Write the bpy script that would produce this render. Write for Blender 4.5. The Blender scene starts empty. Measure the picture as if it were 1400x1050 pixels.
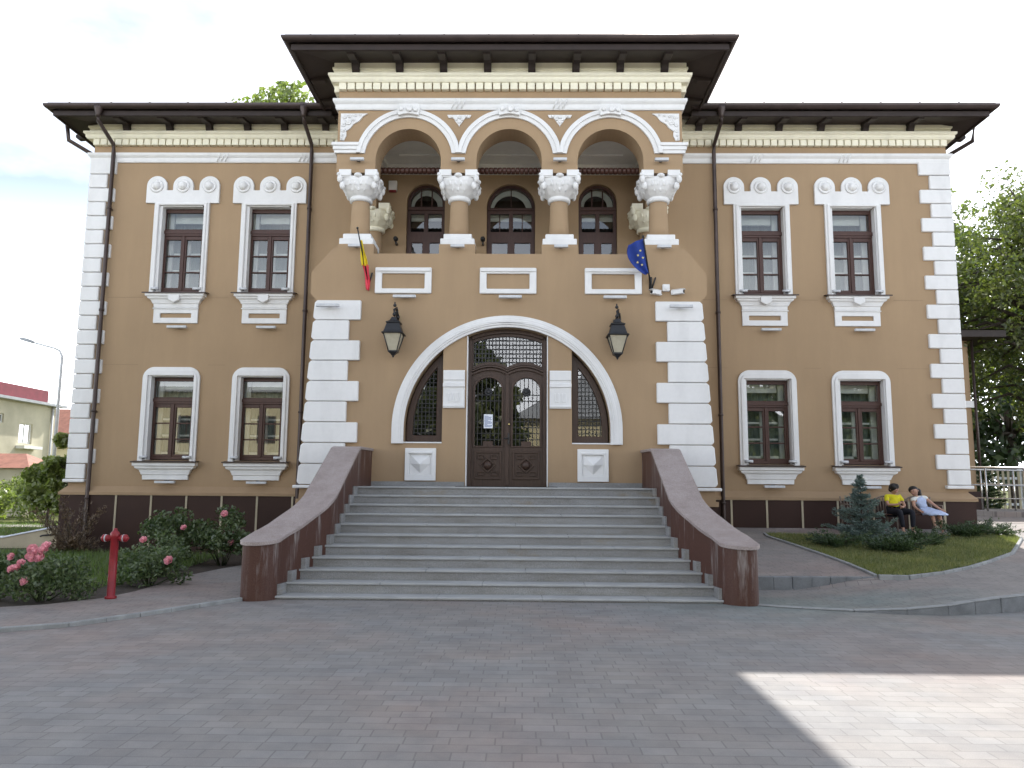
import bpy, bmesh, math, random
from mathutils import Vector, Matrix
from mathutils.geometry import tessellate_polygon, delaunay_2d_cdt
R = math.radians
S = bpy.context.scene
COL = S.collection

# ------------------------------------------------------------------ camera, sky, sun, exposure
cam = bpy.data.cameras.new("camera"); cam.lens = 27.51; cam.sensor_width = 36; cam.clip_end = 2000; cam.clip_start = .05
co = bpy.data.objects.new("camera", cam); COL.objects.link(co); S.camera = co
CP = Vector((.33, 0, 1.58))
pit, yaw, rol = R(7.3966), R(.8679), R(.43754)
fw = Vector((-math.sin(yaw)*math.cos(pit), math.cos(yaw)*math.cos(pit), math.sin(pit)))
rt = Vector((math.cos(yaw), math.sin(yaw), 0)); up = rt.cross(fw)
r2 = math.cos(rol)*rt + math.sin(rol)*up; u2 = -math.sin(rol)*rt + math.cos(rol)*up
co.matrix_world = Matrix(((r2.x, u2.x, -fw.x, CP.x), (r2.y, u2.y, -fw.y, CP.y), (r2.z, u2.z, -fw.z, CP.z), (0, 0, 0, 1)))

SUNV = Vector((2.36, 10.2, 10.45)).normalized()
elev = math.asin(SUNV.z); az = math.atan2(SUNV.x, SUNV.y)
w = bpy.data.worlds.new("World"); S.world = w; w.use_nodes = True
nt = w.node_tree; nt.nodes.clear()
wo = nt.nodes.new('ShaderNodeOutputWorld'); bg = nt.nodes.new('ShaderNodeBackground'); sk = nt.nodes.new('ShaderNodeTexSky')
sk.sky_type = 'NISHITA'; sk.sun_disc = False; sk.sun_elevation = elev; sk.sun_rotation = az
sk.air_density = 1.0; sk.dust_density = 2.5; sk.altitude = 100
tc = nt.nodes.new('ShaderNodeTexCoord'); mp = nt.nodes.new('ShaderNodeMapping'); mp.inputs['Scale'].default_value = (1, 1, 2.4); mp.inputs['Location'].default_value = (1.7, .4, .3)
nz = nt.nodes.new('ShaderNodeTexNoise'); nz.inputs['Scale'].default_value = 2.2; nz.inputs['Detail'].default_value = 7; nz.inputs['Roughness'].default_value = .55
rp = nt.nodes.new('ShaderNodeValToRGB'); rp.color_ramp.elements[0].position = .36; rp.color_ramp.elements[1].position = .62
mx = nt.nodes.new('ShaderNodeMix'); mx.data_type = 'RGBA'; mx.inputs[7].default_value = (13.2, 13.6, 14.3, 1)
nt.links.new(tc.outputs['Generated'], mp.inputs[0]); nt.links.new(mp.outputs[0], nz.inputs[0]); nt.links.new(nz.outputs[0], rp.inputs[0])
sep = nt.nodes.new('ShaderNodeSeparateXYZ'); nt.links.new(tc.outputs['Generated'], sep.inputs[0])
hz = nt.nodes.new('ShaderNodeMapRange'); hz.inputs['From Min'].default_value = .0; hz.inputs['From Max'].default_value = .32; hz.inputs['To Min'].default_value = 1; hz.inputs['To Max'].default_value = 0
nt.links.new(sep.outputs['Z'], hz.inputs['Value'])
ad = nt.nodes.new('ShaderNodeMath'); ad.operation = 'MULTIPLY_ADD'; ad.inputs[1].default_value = .60; ad.use_clamp = True
nt.links.new(rp.outputs[0], ad.inputs[0]); nt.links.new(hz.outputs[0], ad.inputs[2])
nt.links.new(ad.outputs[0], mx.inputs[0]); nt.links.new(sk.outputs[0], mx.inputs[6]); gl = nt.nodes.new('ShaderNodeMapRange'); gl.inputs['From Min'].default_value = .02; gl.inputs['From Max'].default_value = .36; gl.inputs['To Min'].default_value = 2.0; gl.inputs['To Max'].default_value = .9
nt.links.new(sep.outputs['Z'], gl.inputs['Value'])
gm = nt.nodes.new('ShaderNodeVectorMath'); gm.operation = 'SCALE'; nt.links.new(mx.outputs[2], gm.inputs[0]); nt.links.new(gl.outputs[0], gm.inputs['Scale']); nt.links.new(gm.outputs[0], bg.inputs[0])
nt.links.new(bg.outputs[0], wo.inputs[0]); bg.inputs[1].default_value = .10
sl = bpy.data.lights.new("sun", 'SUN'); sl.energy = 4.8; sl.angle = R(.5); sl.color = (1, .95, .885)
so = bpy.data.objects.new("sun", sl); COL.objects.link(so); so.rotation_euler = (-SUNV).to_track_quat('-Z', 'Y').to_euler(); so.location = (5, 30, 40)
S.view_settings.view_transform = 'Standard'; S.view_settings.look = 'None'; S.view_settings.exposure = 1.0; S.view_settings.gamma = 1
S.render.resolution_x = 1024; S.render.resolution_y = 768

# ------------------------------------------------------------------ materials
def lin(c):
    return tuple(((v/255)/12.92 if v/255 <= .04045 else ((v/255+.055)/1.055)**2.4) for v in c)
class NT:
    def __init__(s, name):
        s.m = bpy.data.materials.new(name); s.m.use_nodes = True; s.t = s.m.node_tree; s.t.nodes.clear()
        s.out = s.n('ShaderNodeOutputMaterial')
    def n(s, k, **kw):
        o = s.t.nodes.new(k)
        for a, b in kw.items(): setattr(o, a, b)
        return o
    def l(s, a, b): s.t.links.new(a, b)
    def noise(s, scale, detail=4, rough=.55, coord='Object', stretch=None):
        t = s.n('ShaderNodeTexCoord'); nz = s.n('ShaderNodeTexNoise'); nz.inputs['Scale'].default_value = scale
        nz.inputs['Detail'].default_value = detail; nz.inputs['Roughness'].default_value = rough
        if stretch:
            mp = s.n('ShaderNodeMapping'); mp.inputs['Scale'].default_value = stretch; s.l(t.outputs[coord], mp.inputs[0]); s.l(mp.outputs[0], nz.inputs[0])
        else: s.l(t.outputs[coord], nz.inputs[0])
        return nz.outputs[0]
    def ramp(s, src, stops):
        r = s.n('ShaderNodeValToRGB'); e = r.color_ramp.elements
        while len(e) < len(stops): e.new(.5)
        for i, (p, c) in enumerate(stops):
            e[i].position = p; e[i].color = (*c, 1) if len(c) == 3 else c
        s.l(src, r.inputs[0]); return r.outputs[0]
    def mix(s, f, a, b, mode='MIX'):
        m = s.n('ShaderNodeMix', data_type='RGBA', blend_type=mode)
        for i, v in ((0, f), (6, a), (7, b)):
            if isinstance(v, (int, float)): m.inputs[i].default_value = v
            elif isinstance(v, tuple): m.inputs[i].default_value = (*v[:3], 1)
            else: s.l(v, m.inputs[i])
        return m.outputs[2]
    def bump(s, h, strength=.3, dist=.01, normal=None):
        b = s.n('ShaderNodeBump'); b.inputs['Strength'].default_value = strength; b.inputs['Distance'].default_value = dist
        s.l(h, b.inputs['Height'])
        if normal: s.l(normal, b.inputs['Normal'])
        return b.outputs[0]
    def mr(s, src, a, b):
        m = s.n('ShaderNodeMapRange'); m.inputs['From Min'].default_value = a; m.inputs['From Max'].default_value = b; s.l(src, m.inputs['Value']); return m.outputs[0]
    def principled(s, col, rough=.7, metal=0, normal=None, spec=.4):
        p = s.n('ShaderNodeBsdfPrincipled')
        if isinstance(col, tuple): p.inputs['Base Color'].default_value = (*col[:3], 1)
        else: s.l(col, p.inputs['Base Color'])
        if isinstance(rough, (int, float)): p.inputs['Roughness'].default_value = rough
        else: s.l(rough, p.inputs['Roughness'])
        p.inputs['Metallic'].default_value = metal; p.inputs['Specular IOR Level'].default_value = spec
        if normal: s.l(normal, p.inputs['Normal'])
        s.l(p.outputs[0], s.out.inputs[0]); return p
def sc(c, k): return tuple(min(1, v*k) for v in c)
def mat(name, col, rough=.7, var=.12, scale=3, fine=60, bump=.15, metal=0, spec=.4, stretch=None, dist=.004):
    t = NT(name)
    a = t.ramp(t.noise(scale, 5, stretch=stretch), [(.3, sc(col, 1-var)), (.7, sc(col, 1+var))])
    b = t.ramp(t.noise(fine, 3), [(.3, (1-var*.6,)*3), (.7, (1, 1, 1))])
    c = t.mix(1.0, a, b, 'MULTIPLY')
    t.principled(c, rough, metal, t.bump(t.noise(fine, 4), bump, dist), spec)
    return t.m

TAN = (.378, .270, .168)
WHT = (.745, .75, .755)
CRM = (.87, .84, .69)
def plaster():
    t = NT('tan_plaster')
    a = t.ramp(t.noise(.45, 5, .6), [(.3, sc(TAN, .95)), (.7, sc(TAN, 1.05))])
    st = t.ramp(t.noise(1.6, 6, .7, stretch=(1.6, 1.6, .22)), [(.42, (.95, .95, .955)), (.62, (1, 1, 1))])
    b = t.mix(1.0, a, st, 'MULTIPLY')
    g = t.n('ShaderNodeTexCoord'); sx = t.n('ShaderNodeSeparateXYZ'); t.l(g.outputs['Object'], sx.inputs[0])
    dz = t.n('ShaderNodeMath', operation='MULTIPLY_ADD'); dz.inputs[1].default_value = .9; t.l(t.noise(3.5, 5, .7), dz.inputs[0]); t.l(sx.outputs['Z'], dz.inputs[2])
    b = t.mix(1.0, b, t.ramp(t.mr(dz.outputs[0], 1.75, 2.5), [(0, (.90, .89, .89)), (1, (1, 1, 1))]), 'MULTIPLY')
    c = t.mix(1.0, b, t.ramp(t.noise(150, 3), [(.35, (.94,)*3), (.65, (1, 1, 1))]), 'MULTIPLY')
    t.principled(c, .88, 0, t.bump(t.noise(260, 3), .35, .004, t.bump(t.noise(3, 3), .12, .03)), .2)
    return t.m
def whitem(name, col):
    t = NT(name)
    st = t.ramp(t.noise(1.7, 4, .55, stretch=(1.4, 1.4, .5)), [(.34, sc(col, .93)), (.52, col)])
    c = t.mix(1.0, st, t.ramp(t.noise(12, 4), [(.3, (.97,)*3), (.6, (1, 1, 1))]), 'MULTIPLY')
    t.principled(c, .72, 0, t.bump(t.noise(70, 4), .25, .004), .3)
    return t.m
M = {}
M['tan'] = plaster(); M['white'] = whitem('white_stucco', WHT); M['cream'] = whitem('cream_stucco', CRM)
M['joint'] = mat('joint_line', sc(TAN, .78), .9, .1)
M['brownwood'] = mat('brown_wood', (.060, .024, .017), .42, .18, 6, 90, .15, stretch=(8, 8, 1))
M['doorwood'] = mat('door_wood', (.058, .033, .024), .45, .22, 5, 80, .25, stretch=(9, 9, 1))
M['eave'] = mat('eave_boards', (.030, .020, .018), .6, .2, 4, 60, .2)
M['gutter'] = mat('gutter_metal', (.050, .036, .034), .38, .2, 3, 30, .1, metal=.35)
M['roof'] = mat('roof_metal', (.09, .06, .055), .45, .15, 2, 20, .1, metal=.4)
M['pipe'] = mat('downpipe_metal', (.060, .043, .040), .4, .25, 3, 30, .1, metal=.3)
M['iron'] = mat('black_iron', (.012, .013, .016), .42, .2, 10, 60, .1, spec=.5)
M['benchiron'] = mat('weathered_iron', (.19, .15, .12), .55, .2, 8, 60, .2)
M['lampglass'] = mat('lantern_glass', (.42, .39, .30), .2, .1, 8, 40, .05)
M['lightgrey'] = mat('fixture_grey', (.55, .57, .60), .45, .1, 10, 60, .05)
M['curtain'] = mat('curtain_cloth', (.21, .26, .235), .9, .08, 5, 60, .1, stretch=(4, 1, .6))
M['blind'] = mat('white_blind', (.72, .73, .70), .85, .08, 5, 60, .1)
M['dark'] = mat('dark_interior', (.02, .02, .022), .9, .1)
M['ceil'] = mat('loggia_ceiling', (.80, .80, .78), .85, .06, 3, 60, .1)
M['red'] = mat('hydrant_red', (.25, .012, .020), .45, .22, 7, 50, .15, spec=.5)
M['steel'] = mat('stainless_steel', (.55, .55, .54), .25, .06, 8, 60, .03, metal=.9)
M['stone'] = mat('kerb_stone', (.27, .28, .28), .85, .2, 5, 70, .4)
M['kerbdark'] = mat('kerb_stone_dark', (.18, .19, .20), .85, .25, 4, 60, .4)  # darker tone of the kerb stone colour
M['soil'] = mat('bed_soil', (.055, .042, .032), .95, .4, 6, 50, .8, dist=.02)
M['bark'] = mat('tree_bark', (.075, .06, .048), .9, .35, 8, 40, .8, stretch=(3, 3, .6), dist=.02)
M['stem'] = mat('green_stem', (.05, .07, .03), .7, .3)
M['cap'] = mat('white_metal_cap', (.7, .75, .85), .35, .08, 4, 40, .05)
M['beige'] = mat('beige_render', (.42, .37, .27), .9, .15, 1.2, 60, .2)
M['redroof'] = mat('red_roof_tiles', (.30, .13, .09), .8, .25, 3, 30, .4)
M['pinkroof'] = mat('crimson_sheet', (.17, .018, .03), .6, .15, 3, 30, .1)
M['greyroof'] = mat('grey_sheet_roof', (.34, .36, .38), .5, .15, 2, 30, .1)
M['housewall'] = mat('house_render', (.48, .45, .34), .9, .14, .8, 40, .2)
M['yellowwall'] = mat('cream_yellow_render', (.62, .56, .36), .9, .08, .8, 40, .2)
M['skin'] = mat('skin', (.42, .24, .17), .55, .08, 8, 80, .05)
M['hair'] = mat('dark_hair', (.012, .009, .008), .5, .3, 20, 120, .4)
M['yellowcloth'] = mat('yellow_cloth', (.66, .60, .02), .85, .12, 14, 90, .3)
M['bluecloth'] = mat('pale_blue_cloth', (.44, .52, .72), .85, .12, 14, 90, .3)
M['darkcloth'] = mat('navy_cloth', (.008, .009, .016), .85, .2, 14, 90, .3)
M['shoe'] = mat('pale_shoe', (.45, .40, .33), .7, .1)
M['petal'] = mat('pink_petal', (.88, .40, .46), .6, .22, 18, 60, .1)
M['paper'] = mat('paper', (.78, .82, .90), .8, .03, 5, 40, .02)
M['ink'] = mat('printed_ink', (.10, .16, .35), .8, .05)
M['brass'] = mat('brass', (.75, .60, .25), .25, .1, metal=.9)
M['fgyellow'] = mat('flag_yellow', (.80, .62, .03), .8, .08); M['fgred'] = mat('flag_red', (.75, .07, .11), .8, .08); M['fgblue'] = mat('flag_blue', (.022, .055, .30), .8, .12, 6, 60, .1)
M['fgstar'] = mat('flag_star', (.55, .5, .2), .8, .05)

def plinth_mat():
    t = NT('brown_granite')
    c = t.ramp(t.noise(120, 4, .7), [(.3, (.020, .009, .007)), (.5, (.036, .017, .013)), (.72, (.068, .036, .029))])
    c = t.mix(1.0, c, t.ramp(t.noise(1.2, 5), [(.3, (.8,)*3), (.7, (1.1,)*3)]), 'MULTIPLY')
    t.principled(c, .55, 0, t.bump(t.noise(150, 2), .05, .002), .22); return t.m
M['granite'] = plinth_mat()
def rail_mat():      # brown granite with pale lime streaks running down under the coping
    t = NT('brown_granite_streaked')
    c = t.ramp(t.noise(120, 4, .7), [(.3, (.040, .017, .012)), (.5, (.074, .033, .024)), (.72, (.125, .064, .048))])
    g = t.n('ShaderNodeTexCoord'); sx = t.n('ShaderNodeSeparateXYZ'); t.l(g.outputs['Object'], sx.inputs[0])
    band = t.ramp(t.noise(2.6, 5, .75, stretch=(1, 2.2, .16)), [(.53, (0, 0, 0)), (.68, (1, 1, 1))])
    a = t.n('ShaderNodeAttribute', attribute_name='under'); 
    fall = t.ramp(a.outputs['Fac'], [(.0, (1, 1, 1)), (.95, (0, 0, 0))])
    f = t.mix(1.0, band, fall, 'MULTIPLY')
    f2 = t.mix(1.0, f, (.8, .8, .8), 'MULTIPLY')
    c = t.mix(f2, c, (.40, .38, .37))
    t.principled(c, .5, 0, t.bump(t.noise(150, 2), .05, .002), .28); return t.m
M['railgranite'] = rail_mat()
def coping_mat():
    t = NT('pink_granite_coping')
    c = t.ramp(t.noise(90, 4, .75), [(.3, (.20, .17, .165)), (.5, (.33, .28, .27)), (.7, (.47, .42, .41))])
    c = t.mix(1.0, c, t.ramp(t.noise(3, 6, .7), [(.3, (.75, .72, .70)), (.6, (1, 1, 1))]), 'MULTIPLY')
    t.principled(c, .5, 0, t.bump(t.noise(120, 3), .08, .002), .4); return t.m
M['coping'] = coping_mat()
def step_mat():
    t = NT('grey_granite_steps')
    c = t.ramp(t.noise(110, 4, .75), [(.3, (.17, .175, .18)), (.5, (.29, .295, .30)), (.7, (.41, .415, .415))])
    c = t.mix(1.0, c, t.ramp(t.noise(2.2, 6, .7, stretch=(.5, 1, 2.5)), [(.3, (.72, .69, .64)), (.62, (1, 1, 1))]), 'MULTIPLY')
    c = t.mix(t.ramp(t.noise(1.1, 4, .6, stretch=(1.2, .7, 3)), [(.62, (0, 0, 0)), (.72, (.45, .45, .45))]), c, (.25, .19, .11))
    # slab joints
    g = t.n('ShaderNodeTexCoord'); mp = t.n('ShaderNodeMapping'); mp.inputs['Rotation'].default_value = (R(90), 0, 0); mp.inputs['Location'].default_value = (.2, 0, 0)
    t.l(g.outputs['Object'], mp.inputs[0])
    br = t.n('ShaderNodeTexBrick'); br.offset = .37; br.inputs['Scale'].default_value = 1; br.inputs['Brick Width'].default_value = 1.45; br.inputs['Row Height'].default_value = .15
    br.inputs['Mortar Size'].default_value = .0; br.inputs['Color1'].default_value = (1, 1, 1, 1); br.inputs['Color2'].default_value = (.86, .86, .87, 1)
    t.l(mp.outputs[0], br.inputs[0]); c = t.mix(1.0, c, br.outputs[0], 'MULTIPLY')
    t.principled(c, .6, 0, t.bump(t.noise(120, 3), .15, .002), .35); return t.m
M['steps'] = step_mat()
M['tread'] = mat('worn_granite_treads', (.36, .37, .375), .55, .13, 2.5, 110, .12)
def paver_mat(name, w_, h_, c1, c2, tint, mort=(.10, .10, .095)):
    t = NT(name)
    g = t.n('ShaderNodeTexCoord'); mp = t.n('ShaderNodeMapping'); t.l(g.outputs['Object'], mp.inputs[0])
    wob = t.mix(.012, mp.outputs[0], t.noise(1.1, 2)) if False else mp.outputs[0]
    br = t.n('ShaderNodeTexBrick'); br.offset = .42; br.offset_frequency = 2; br.squash = 1.35; br.squash_frequency = 3
    br.inputs['Scale'].default_value = 1; br.inputs['Brick Width'].default_value = w_; br.inputs['Row Height'].default_value = h_
    br.inputs['Mortar Size'].default_value = .006; br.inputs['Mortar Smooth'].default_value = .35; br.inputs['Bias'].default_value = 0
    br.inputs['Color1'].default_value = (*c1, 1); br.inputs['Color2'].default_value = (*c2, 1); br.inputs['Mortar'].default_value = (*mort, 1)
    t.l(wob, br.inputs[0])
    c = t.mix(t.ramp(t.noise(.55, 5, .6), [(.42, (0, 0, 0)), (.62, (.65, .65, .65))]), br.outputs[0], t.mix(1.0, br.outputs[0], tint, 'MULTIPLY'))
    c = t.mix(t.ramp(t.noise(.31, 4, .6), [(.48, (0, 0, 0)), (.64, (.8, .8, .8))]), c, t.mix(1.0, c, (1.13, .97, .92), 'MULTIPLY'))
    c = t.mix(1.0, c, t.ramp(t.noise(2.1, 6, .7), [(.3, (.80, .80, .81)), (.62, (1.04, 1.03, 1.0))]), 'MULTIPLY')
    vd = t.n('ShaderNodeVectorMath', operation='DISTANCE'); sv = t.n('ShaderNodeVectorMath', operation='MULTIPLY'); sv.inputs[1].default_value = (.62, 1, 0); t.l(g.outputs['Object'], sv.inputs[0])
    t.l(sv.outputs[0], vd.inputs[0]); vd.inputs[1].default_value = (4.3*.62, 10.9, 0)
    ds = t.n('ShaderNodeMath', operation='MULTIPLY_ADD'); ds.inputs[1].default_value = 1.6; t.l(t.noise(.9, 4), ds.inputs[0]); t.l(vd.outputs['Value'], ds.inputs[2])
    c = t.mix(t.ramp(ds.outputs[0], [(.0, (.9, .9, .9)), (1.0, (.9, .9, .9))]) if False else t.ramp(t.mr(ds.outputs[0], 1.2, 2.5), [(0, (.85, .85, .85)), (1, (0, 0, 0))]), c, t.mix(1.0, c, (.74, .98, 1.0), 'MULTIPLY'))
    c = t.mix(1.0, c, t.ramp(t.noise(140, 3), [(.3, (.84,)*3), (.65, (1.03,)*3)]), 'MULTIPLY')
    n1 = t.bump(br.outputs['Fac'], -.5, .006); n2 = t.bump(t.noise(160, 3), .3, .003, n1)
    t.principled(c, .82, 0, n2, .3); return t.m
M['paver'] = paver_mat('square_paving', .21, .14, (.228, .215, .208), (.262, .252, .246), (.90, .97, 1.03), (.180, .172, .168))
M['paver2'] = paver_mat('walk_paving', .20, .10, (.245, .228, .220), (.28, .262, .252), (.92, .93, .95), (.16, .15, .145))
def grass_ground():
    t = NT('lawn_turf')
    c = t.ramp(t.noise(3.5, 5, .7), [(.3, (.045, .062, .018)), (.5, (.085, .10, .032)), (.7, (.16, .15, .06))])
    t.principled(c, .95, 0, t.bump(t.noise(60, 4), .8, .02), .1); return t.m
M['turf'] = grass_ground()
def leafm(name, c1, c2, trans=.35):
    t = NT(name)
    g = t.n('ShaderNodeNewGeometry')
    c = t.ramp(g.outputs['Random Per Island'], [(0, c1), (1, c2)])
    c = t.mix(1.0, c, t.ramp(t.noise(1.4, 3), [(.3, (.75, .78, .75)), (.7, (1.15, 1.12, 1.0))]), 'MULTIPLY')
    d = t.n('ShaderNodeBsdfDiffuse'); tr = t.n('ShaderNodeBsdfTranslucent'); gl = t.n('ShaderNodeBsdfGlossy'); gl.inputs['Roughness'].default_value = .45
    t.l(c, d.inputs[0]); t.l(t.mix(1.0, c, (1.3, 1.5, .7), 'MULTIPLY'), tr.inputs[0])
    m1 = t.n('ShaderNodeMixShader'); m1.inputs[0].default_value = trans; t.l(d.outputs[0], m1.inputs[1]); t.l(tr.outputs[0], m1.inputs[2])
    m2 = t.n('ShaderNodeMixShader'); m2.inputs[0].default_value = .06; t.l(m1.outputs[0], m2.inputs[1]); t.l(gl.outputs[0], m2.inputs[2])
    t.l(m2.outputs[0], t.out.inputs[0]); return t.m
M['leaf'] = leafm('broad_leaves', (.055, .08, .025), (.16, .18, .055), .40)
M['leafbright'] = leafm('bright_leaves', (.12, .16, .045), (.23, .27, .10), .42)
M['leafdark'] = leafm('dark_leaves', (.022, .045, .018), (.05, .08, .03), .25)
M['roseleaf'] = leafm('rose_leaves', (.050, .088, .036), (.135, .18, .085), .25)
M['spruce'] = leafm('blue_needles', (.09, .14, .14), (.22, .29, .29), .1)
M['juniper'] = leafm('juniper_needles', (.030, .060, .025), (.07, .11, .045), .15)
M['dry'] = leafm('dry_needles', (.11, .075, .05), (.20, .14, .10), .1)
M['blade'] = leafm('grass_blades', (.11, .15, .045), (.31, .29, .13), .35)
M['bladeL'] = leafm('lush_grass_blades', (.07, .13, .03), (.15, .21, .06), .4)
def glass():
    t = NT('window_glass')
    fr = t.n('ShaderNodeFresnel'); fr.inputs[0].default_value = 1.5
    ma = t.n('ShaderNodeMath', operation='MULTIPLY_ADD'); ma.inputs[1].default_value = 1.9; ma.inputs[2].default_value = .07; t.l(fr.outputs[0], ma.inputs[0])
    tr = t.n('ShaderNodeBsdfTransparent'); tr.inputs[0].default_value = (.86, .90, .88, 1)
    gl = t.n('ShaderNodeBsdfGlossy'); gl.inputs['Roughness'].default_value = .004
    t.l(t.bump(t.noise(1.1, 1), .02, .004), gl.inputs['Normal'])
    m = t.n('ShaderNodeMixShader'); t.l(ma.outputs[0], m.inputs[0]); t.l(tr.outputs[0], m.inputs[1]); t.l(gl.outputs[0], m.inputs[2])
    t.l(m.outputs[0], t.out.inputs[0]); return t.m
M['glass'] = glass()

# ------------------------------------------------------------------ mesh helpers
class MB:
    def __init__(s): s.v = []; s.f = []; s.sm = []
    def add(s, v, f, smooth=False):
        o = len(s.v); s.v += [tuple(p) for p in v]; s.f += [tuple(i+o for i in q) for q in f]; s.sm += [smooth]*len(f); return s
    def box(s, x0, x1, y0, y1, z0, z1):
        return s.add([(x0,y0,z0),(x1,y0,z0),(x1,y1,z0),(x0,y1,z0),(x0,y0,z1),(x1,y0,z1),(x1,y1,z1),(x0,y1,z1)],
                     [(0,3,2,1),(4,5,6,7),(0,1,5,4),(1,2,6,5),(2,3,7,6),(3,0,4,7)])
    def obox(s, c, ax, ay, az):           # oriented box from centre and half-axis vectors
        c = Vector(c); ax = Vector(ax); ay = Vector(ay); az = Vector(az); v = []
        for k in (-1, 1):
            for i, j in ((-1,-1),(1,-1),(1,1),(-1,1)): v.append(c+ax*i+ay*j+az*k)
        return s.add(v, [(0,3,2,1),(4,5,6,7),(0,1,5,4),(1,2,6,5),(2,3,7,6),(3,0,4,7)])
    def plate(s, outer, y0, y1, holes=(), axis='Y'):   # polygon in the XZ plane with holes, thickness along Y (or X: pts are YZ)
        def P(p, y): return (p[0], y, p[1]) if axis == 'Y' else (y, p[0], p[1])
        loops = [list(outer)] + [list(h) for h in holes]
        tris = tessellate_polygon([[Vector((p[0], p[1], 0)) for p in L] for L in loops])
        flat = [p for L in loops for p in L]; n = len(flat)
        v = [P(p, y0) for p in flat] + [P(p, y1) for p in flat]; f = []
        for t in tris:
            f.append(tuple(t)); f.append(tuple(i+n for i in reversed(t)))
        o = 0
        for L in loops:
            m = len(L)
            for i in range(m):
                a = o+i; b = o+(i+1) % m; f.append((a, b, b+n, a+n))
            o += m
        return s.add(v, f)
    def sweep(s, line, prof, closed=True, ends=True):
        pts = [Vector(p) for p in line]; rings = []
        nr = []
        for a, b in zip(pts, pts[1:]):
            d = (b-a).normalized(); nr.append(Vector((d.y, -d.x)))
        for i, p in enumerate(pts):
            if i == 0: m = nr[0]
            elif i == len(pts)-1: m = nr[-1]
            else: m = (nr[i-1]+nr[i])/(1+nr[i-1].dot(nr[i]))
            rings.append([(p.x+m.x*d, p.y+m.y*d, z) for d, z in prof])
        k = len(prof); v = [q for r in rings for q in r]; f = []
        for i in range(len(rings)-1):
            for j in range(k if closed else k-1):
                j2 = (j+1) % k; f.append((i*k+j, i*k+j2, (i+1)*k+j2, (i+1)*k+j))
        if closed and ends: f.append(tuple(range(k))); f.append(tuple((len(rings)-1)*k+j for j in reversed(range(k))))
        return s.add(v, f)
    def tube(s, path, r, n=8, caps=True):
        P = [Vector(p) for p in path]; rs = r if isinstance(r, (list, tuple)) else [r]*len(P); v = []; f = []
        for i, p in enumerate(P):
            d = (P[min(i+1, len(P)-1)]-P[max(i-1, 0)]).normalized()
            a = Vector((0, 0, 1)) if abs(d.z) < .9 else Vector((1, 0, 0))
            x = d.cross(a).normalized(); y = d.cross(x)
            for k in range(n):
                t = 2*math.pi*k/n; v.append(p + (x*math.cos(t)+y*math.sin(t))*rs[i])
        for i in range(len(P)-1):
            for k in range(n):
                f.append((i*n+k, i*n+(k+1) % n, (i+1)*n+(k+1) % n, (i+1)*n+k))
        if caps: f.append(tuple(reversed(range(n)))); f.append(tuple((len(P)-1)*n+k for k in range(n)))
        return s.add(v, f, True)
    def lathe(s, prof, c=(0, 0, 0), n=20, axis='Z', sx=1, sy=1):   # prof: (radius, height)
        v = []; f = []
        for r, h in prof:
            for k in range(n):
                t = 2*math.pi*k/n; a, b = r*math.cos(t)*sx, r*math.sin(t)*sy
                if axis == 'Z': v.append((c[0]+a, c[1]+b, c[2]+h))
                elif axis == 'Y': v.append((c[0]+a, c[1]+h, c[2]+b))
                else: v.append((c[0]+h, c[1]+a, c[2]+b))
        for i in range(len(prof)-1):
            for k in range(n): f.append((i*n+k, i*n+(k+1) % n, (i+1)*n+(k+1) % n, (i+1)*n+k))
        f.append(tuple(reversed(range(n)))); f.append(tuple((len(prof)-1)*n+k for k in range(n)))
        return s.add(v, f, True)
    def ball(s, c, r, n=12, m=8, sx=1, sy=1, sz=1):
        return s.lathe([(max(.001, r*math.sin(math.pi*i/m)), -r*sz*math.cos(math.pi*i/m)) for i in range(m+1)], c, n, 'Z', sx, sy)
    def loft(s, rings):      # closed rings of equal length
        k = len(rings[0]); v = [q for r in rings for q in r]; f = []
        for i in range(len(rings)-1):
            for j in range(k): f.append((i*k+j, i*k+(j+1) % k, (i+1)*k+(j+1) % k, (i+1)*k+j))
        f.append(tuple(reversed(range(k)))); f.append(tuple((len(rings)-1)*k+j for j in range(k)))
        return s.add(v, f)
    def mesh(s, name, m, recalc=True):
        me = bpy.data.meshes.new(name); me.from_pydata(s.v, [], s.f); me.polygons.foreach_set('use_smooth', s.sm)
        if recalc:
            b = bmesh.new(); b.from_mesh(me); bmesh.ops.recalc_face_normals(b, faces=b.faces); b.to_mesh(me); b.free()
        me.materials.append(m); me.update(); return me
    def build(s, name, m, parent=None, bevel=0, recalc=True, loc=None):
        me = s.mesh(name, m, recalc); o = bpy.data.objects.new(name, me); COL.objects.link(o)
        if parent: o.parent = parent
        if loc: o.location = loc
        if bevel:
            bv = o.modifiers.new('bevel', 'BEVEL'); bv.width = bevel; bv.segments = 1; bv.limit_method = 'ANGLE'; bv.angle_limit = R(40)
        if any(s.sm) and not all(s.sm): pass
        return o
def tag(o, label=None, cat=None, group=None, kind=None):
    if label: o['label'] = label
    if cat: o['category'] = cat
    if group: o['group'] = group
    if kind: o['kind'] = kind
    return o
def empty(name, loc=(0, 0, 0), rz=0):
    o = bpy.data.objects.new(name, None); COL.objects.link(o); o.location = loc; o.rotation_euler = (0, 0, rz); o.empty_display_size = .2; return o
def copy_tree(o, parent=None):
    c = o.copy(); COL.objects.link(c); c.parent = parent
    for ch in list(o.children): copy_tree(ch, c)
    return c
def rect(x0, x1, z0, z1): return [(x0, z0), (x1, z0), (x1, z1), (x0, z1)]
def arc(cx, cz, r, a0, a1, n, ry=None):
    ry = ry or r
    return [(cx+r*math.cos(R(a0+(a1-a0)*i/n)), cz+ry*math.sin(R(a0+(a1-a0)*i/n))) for i in range(n+1)]
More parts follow.
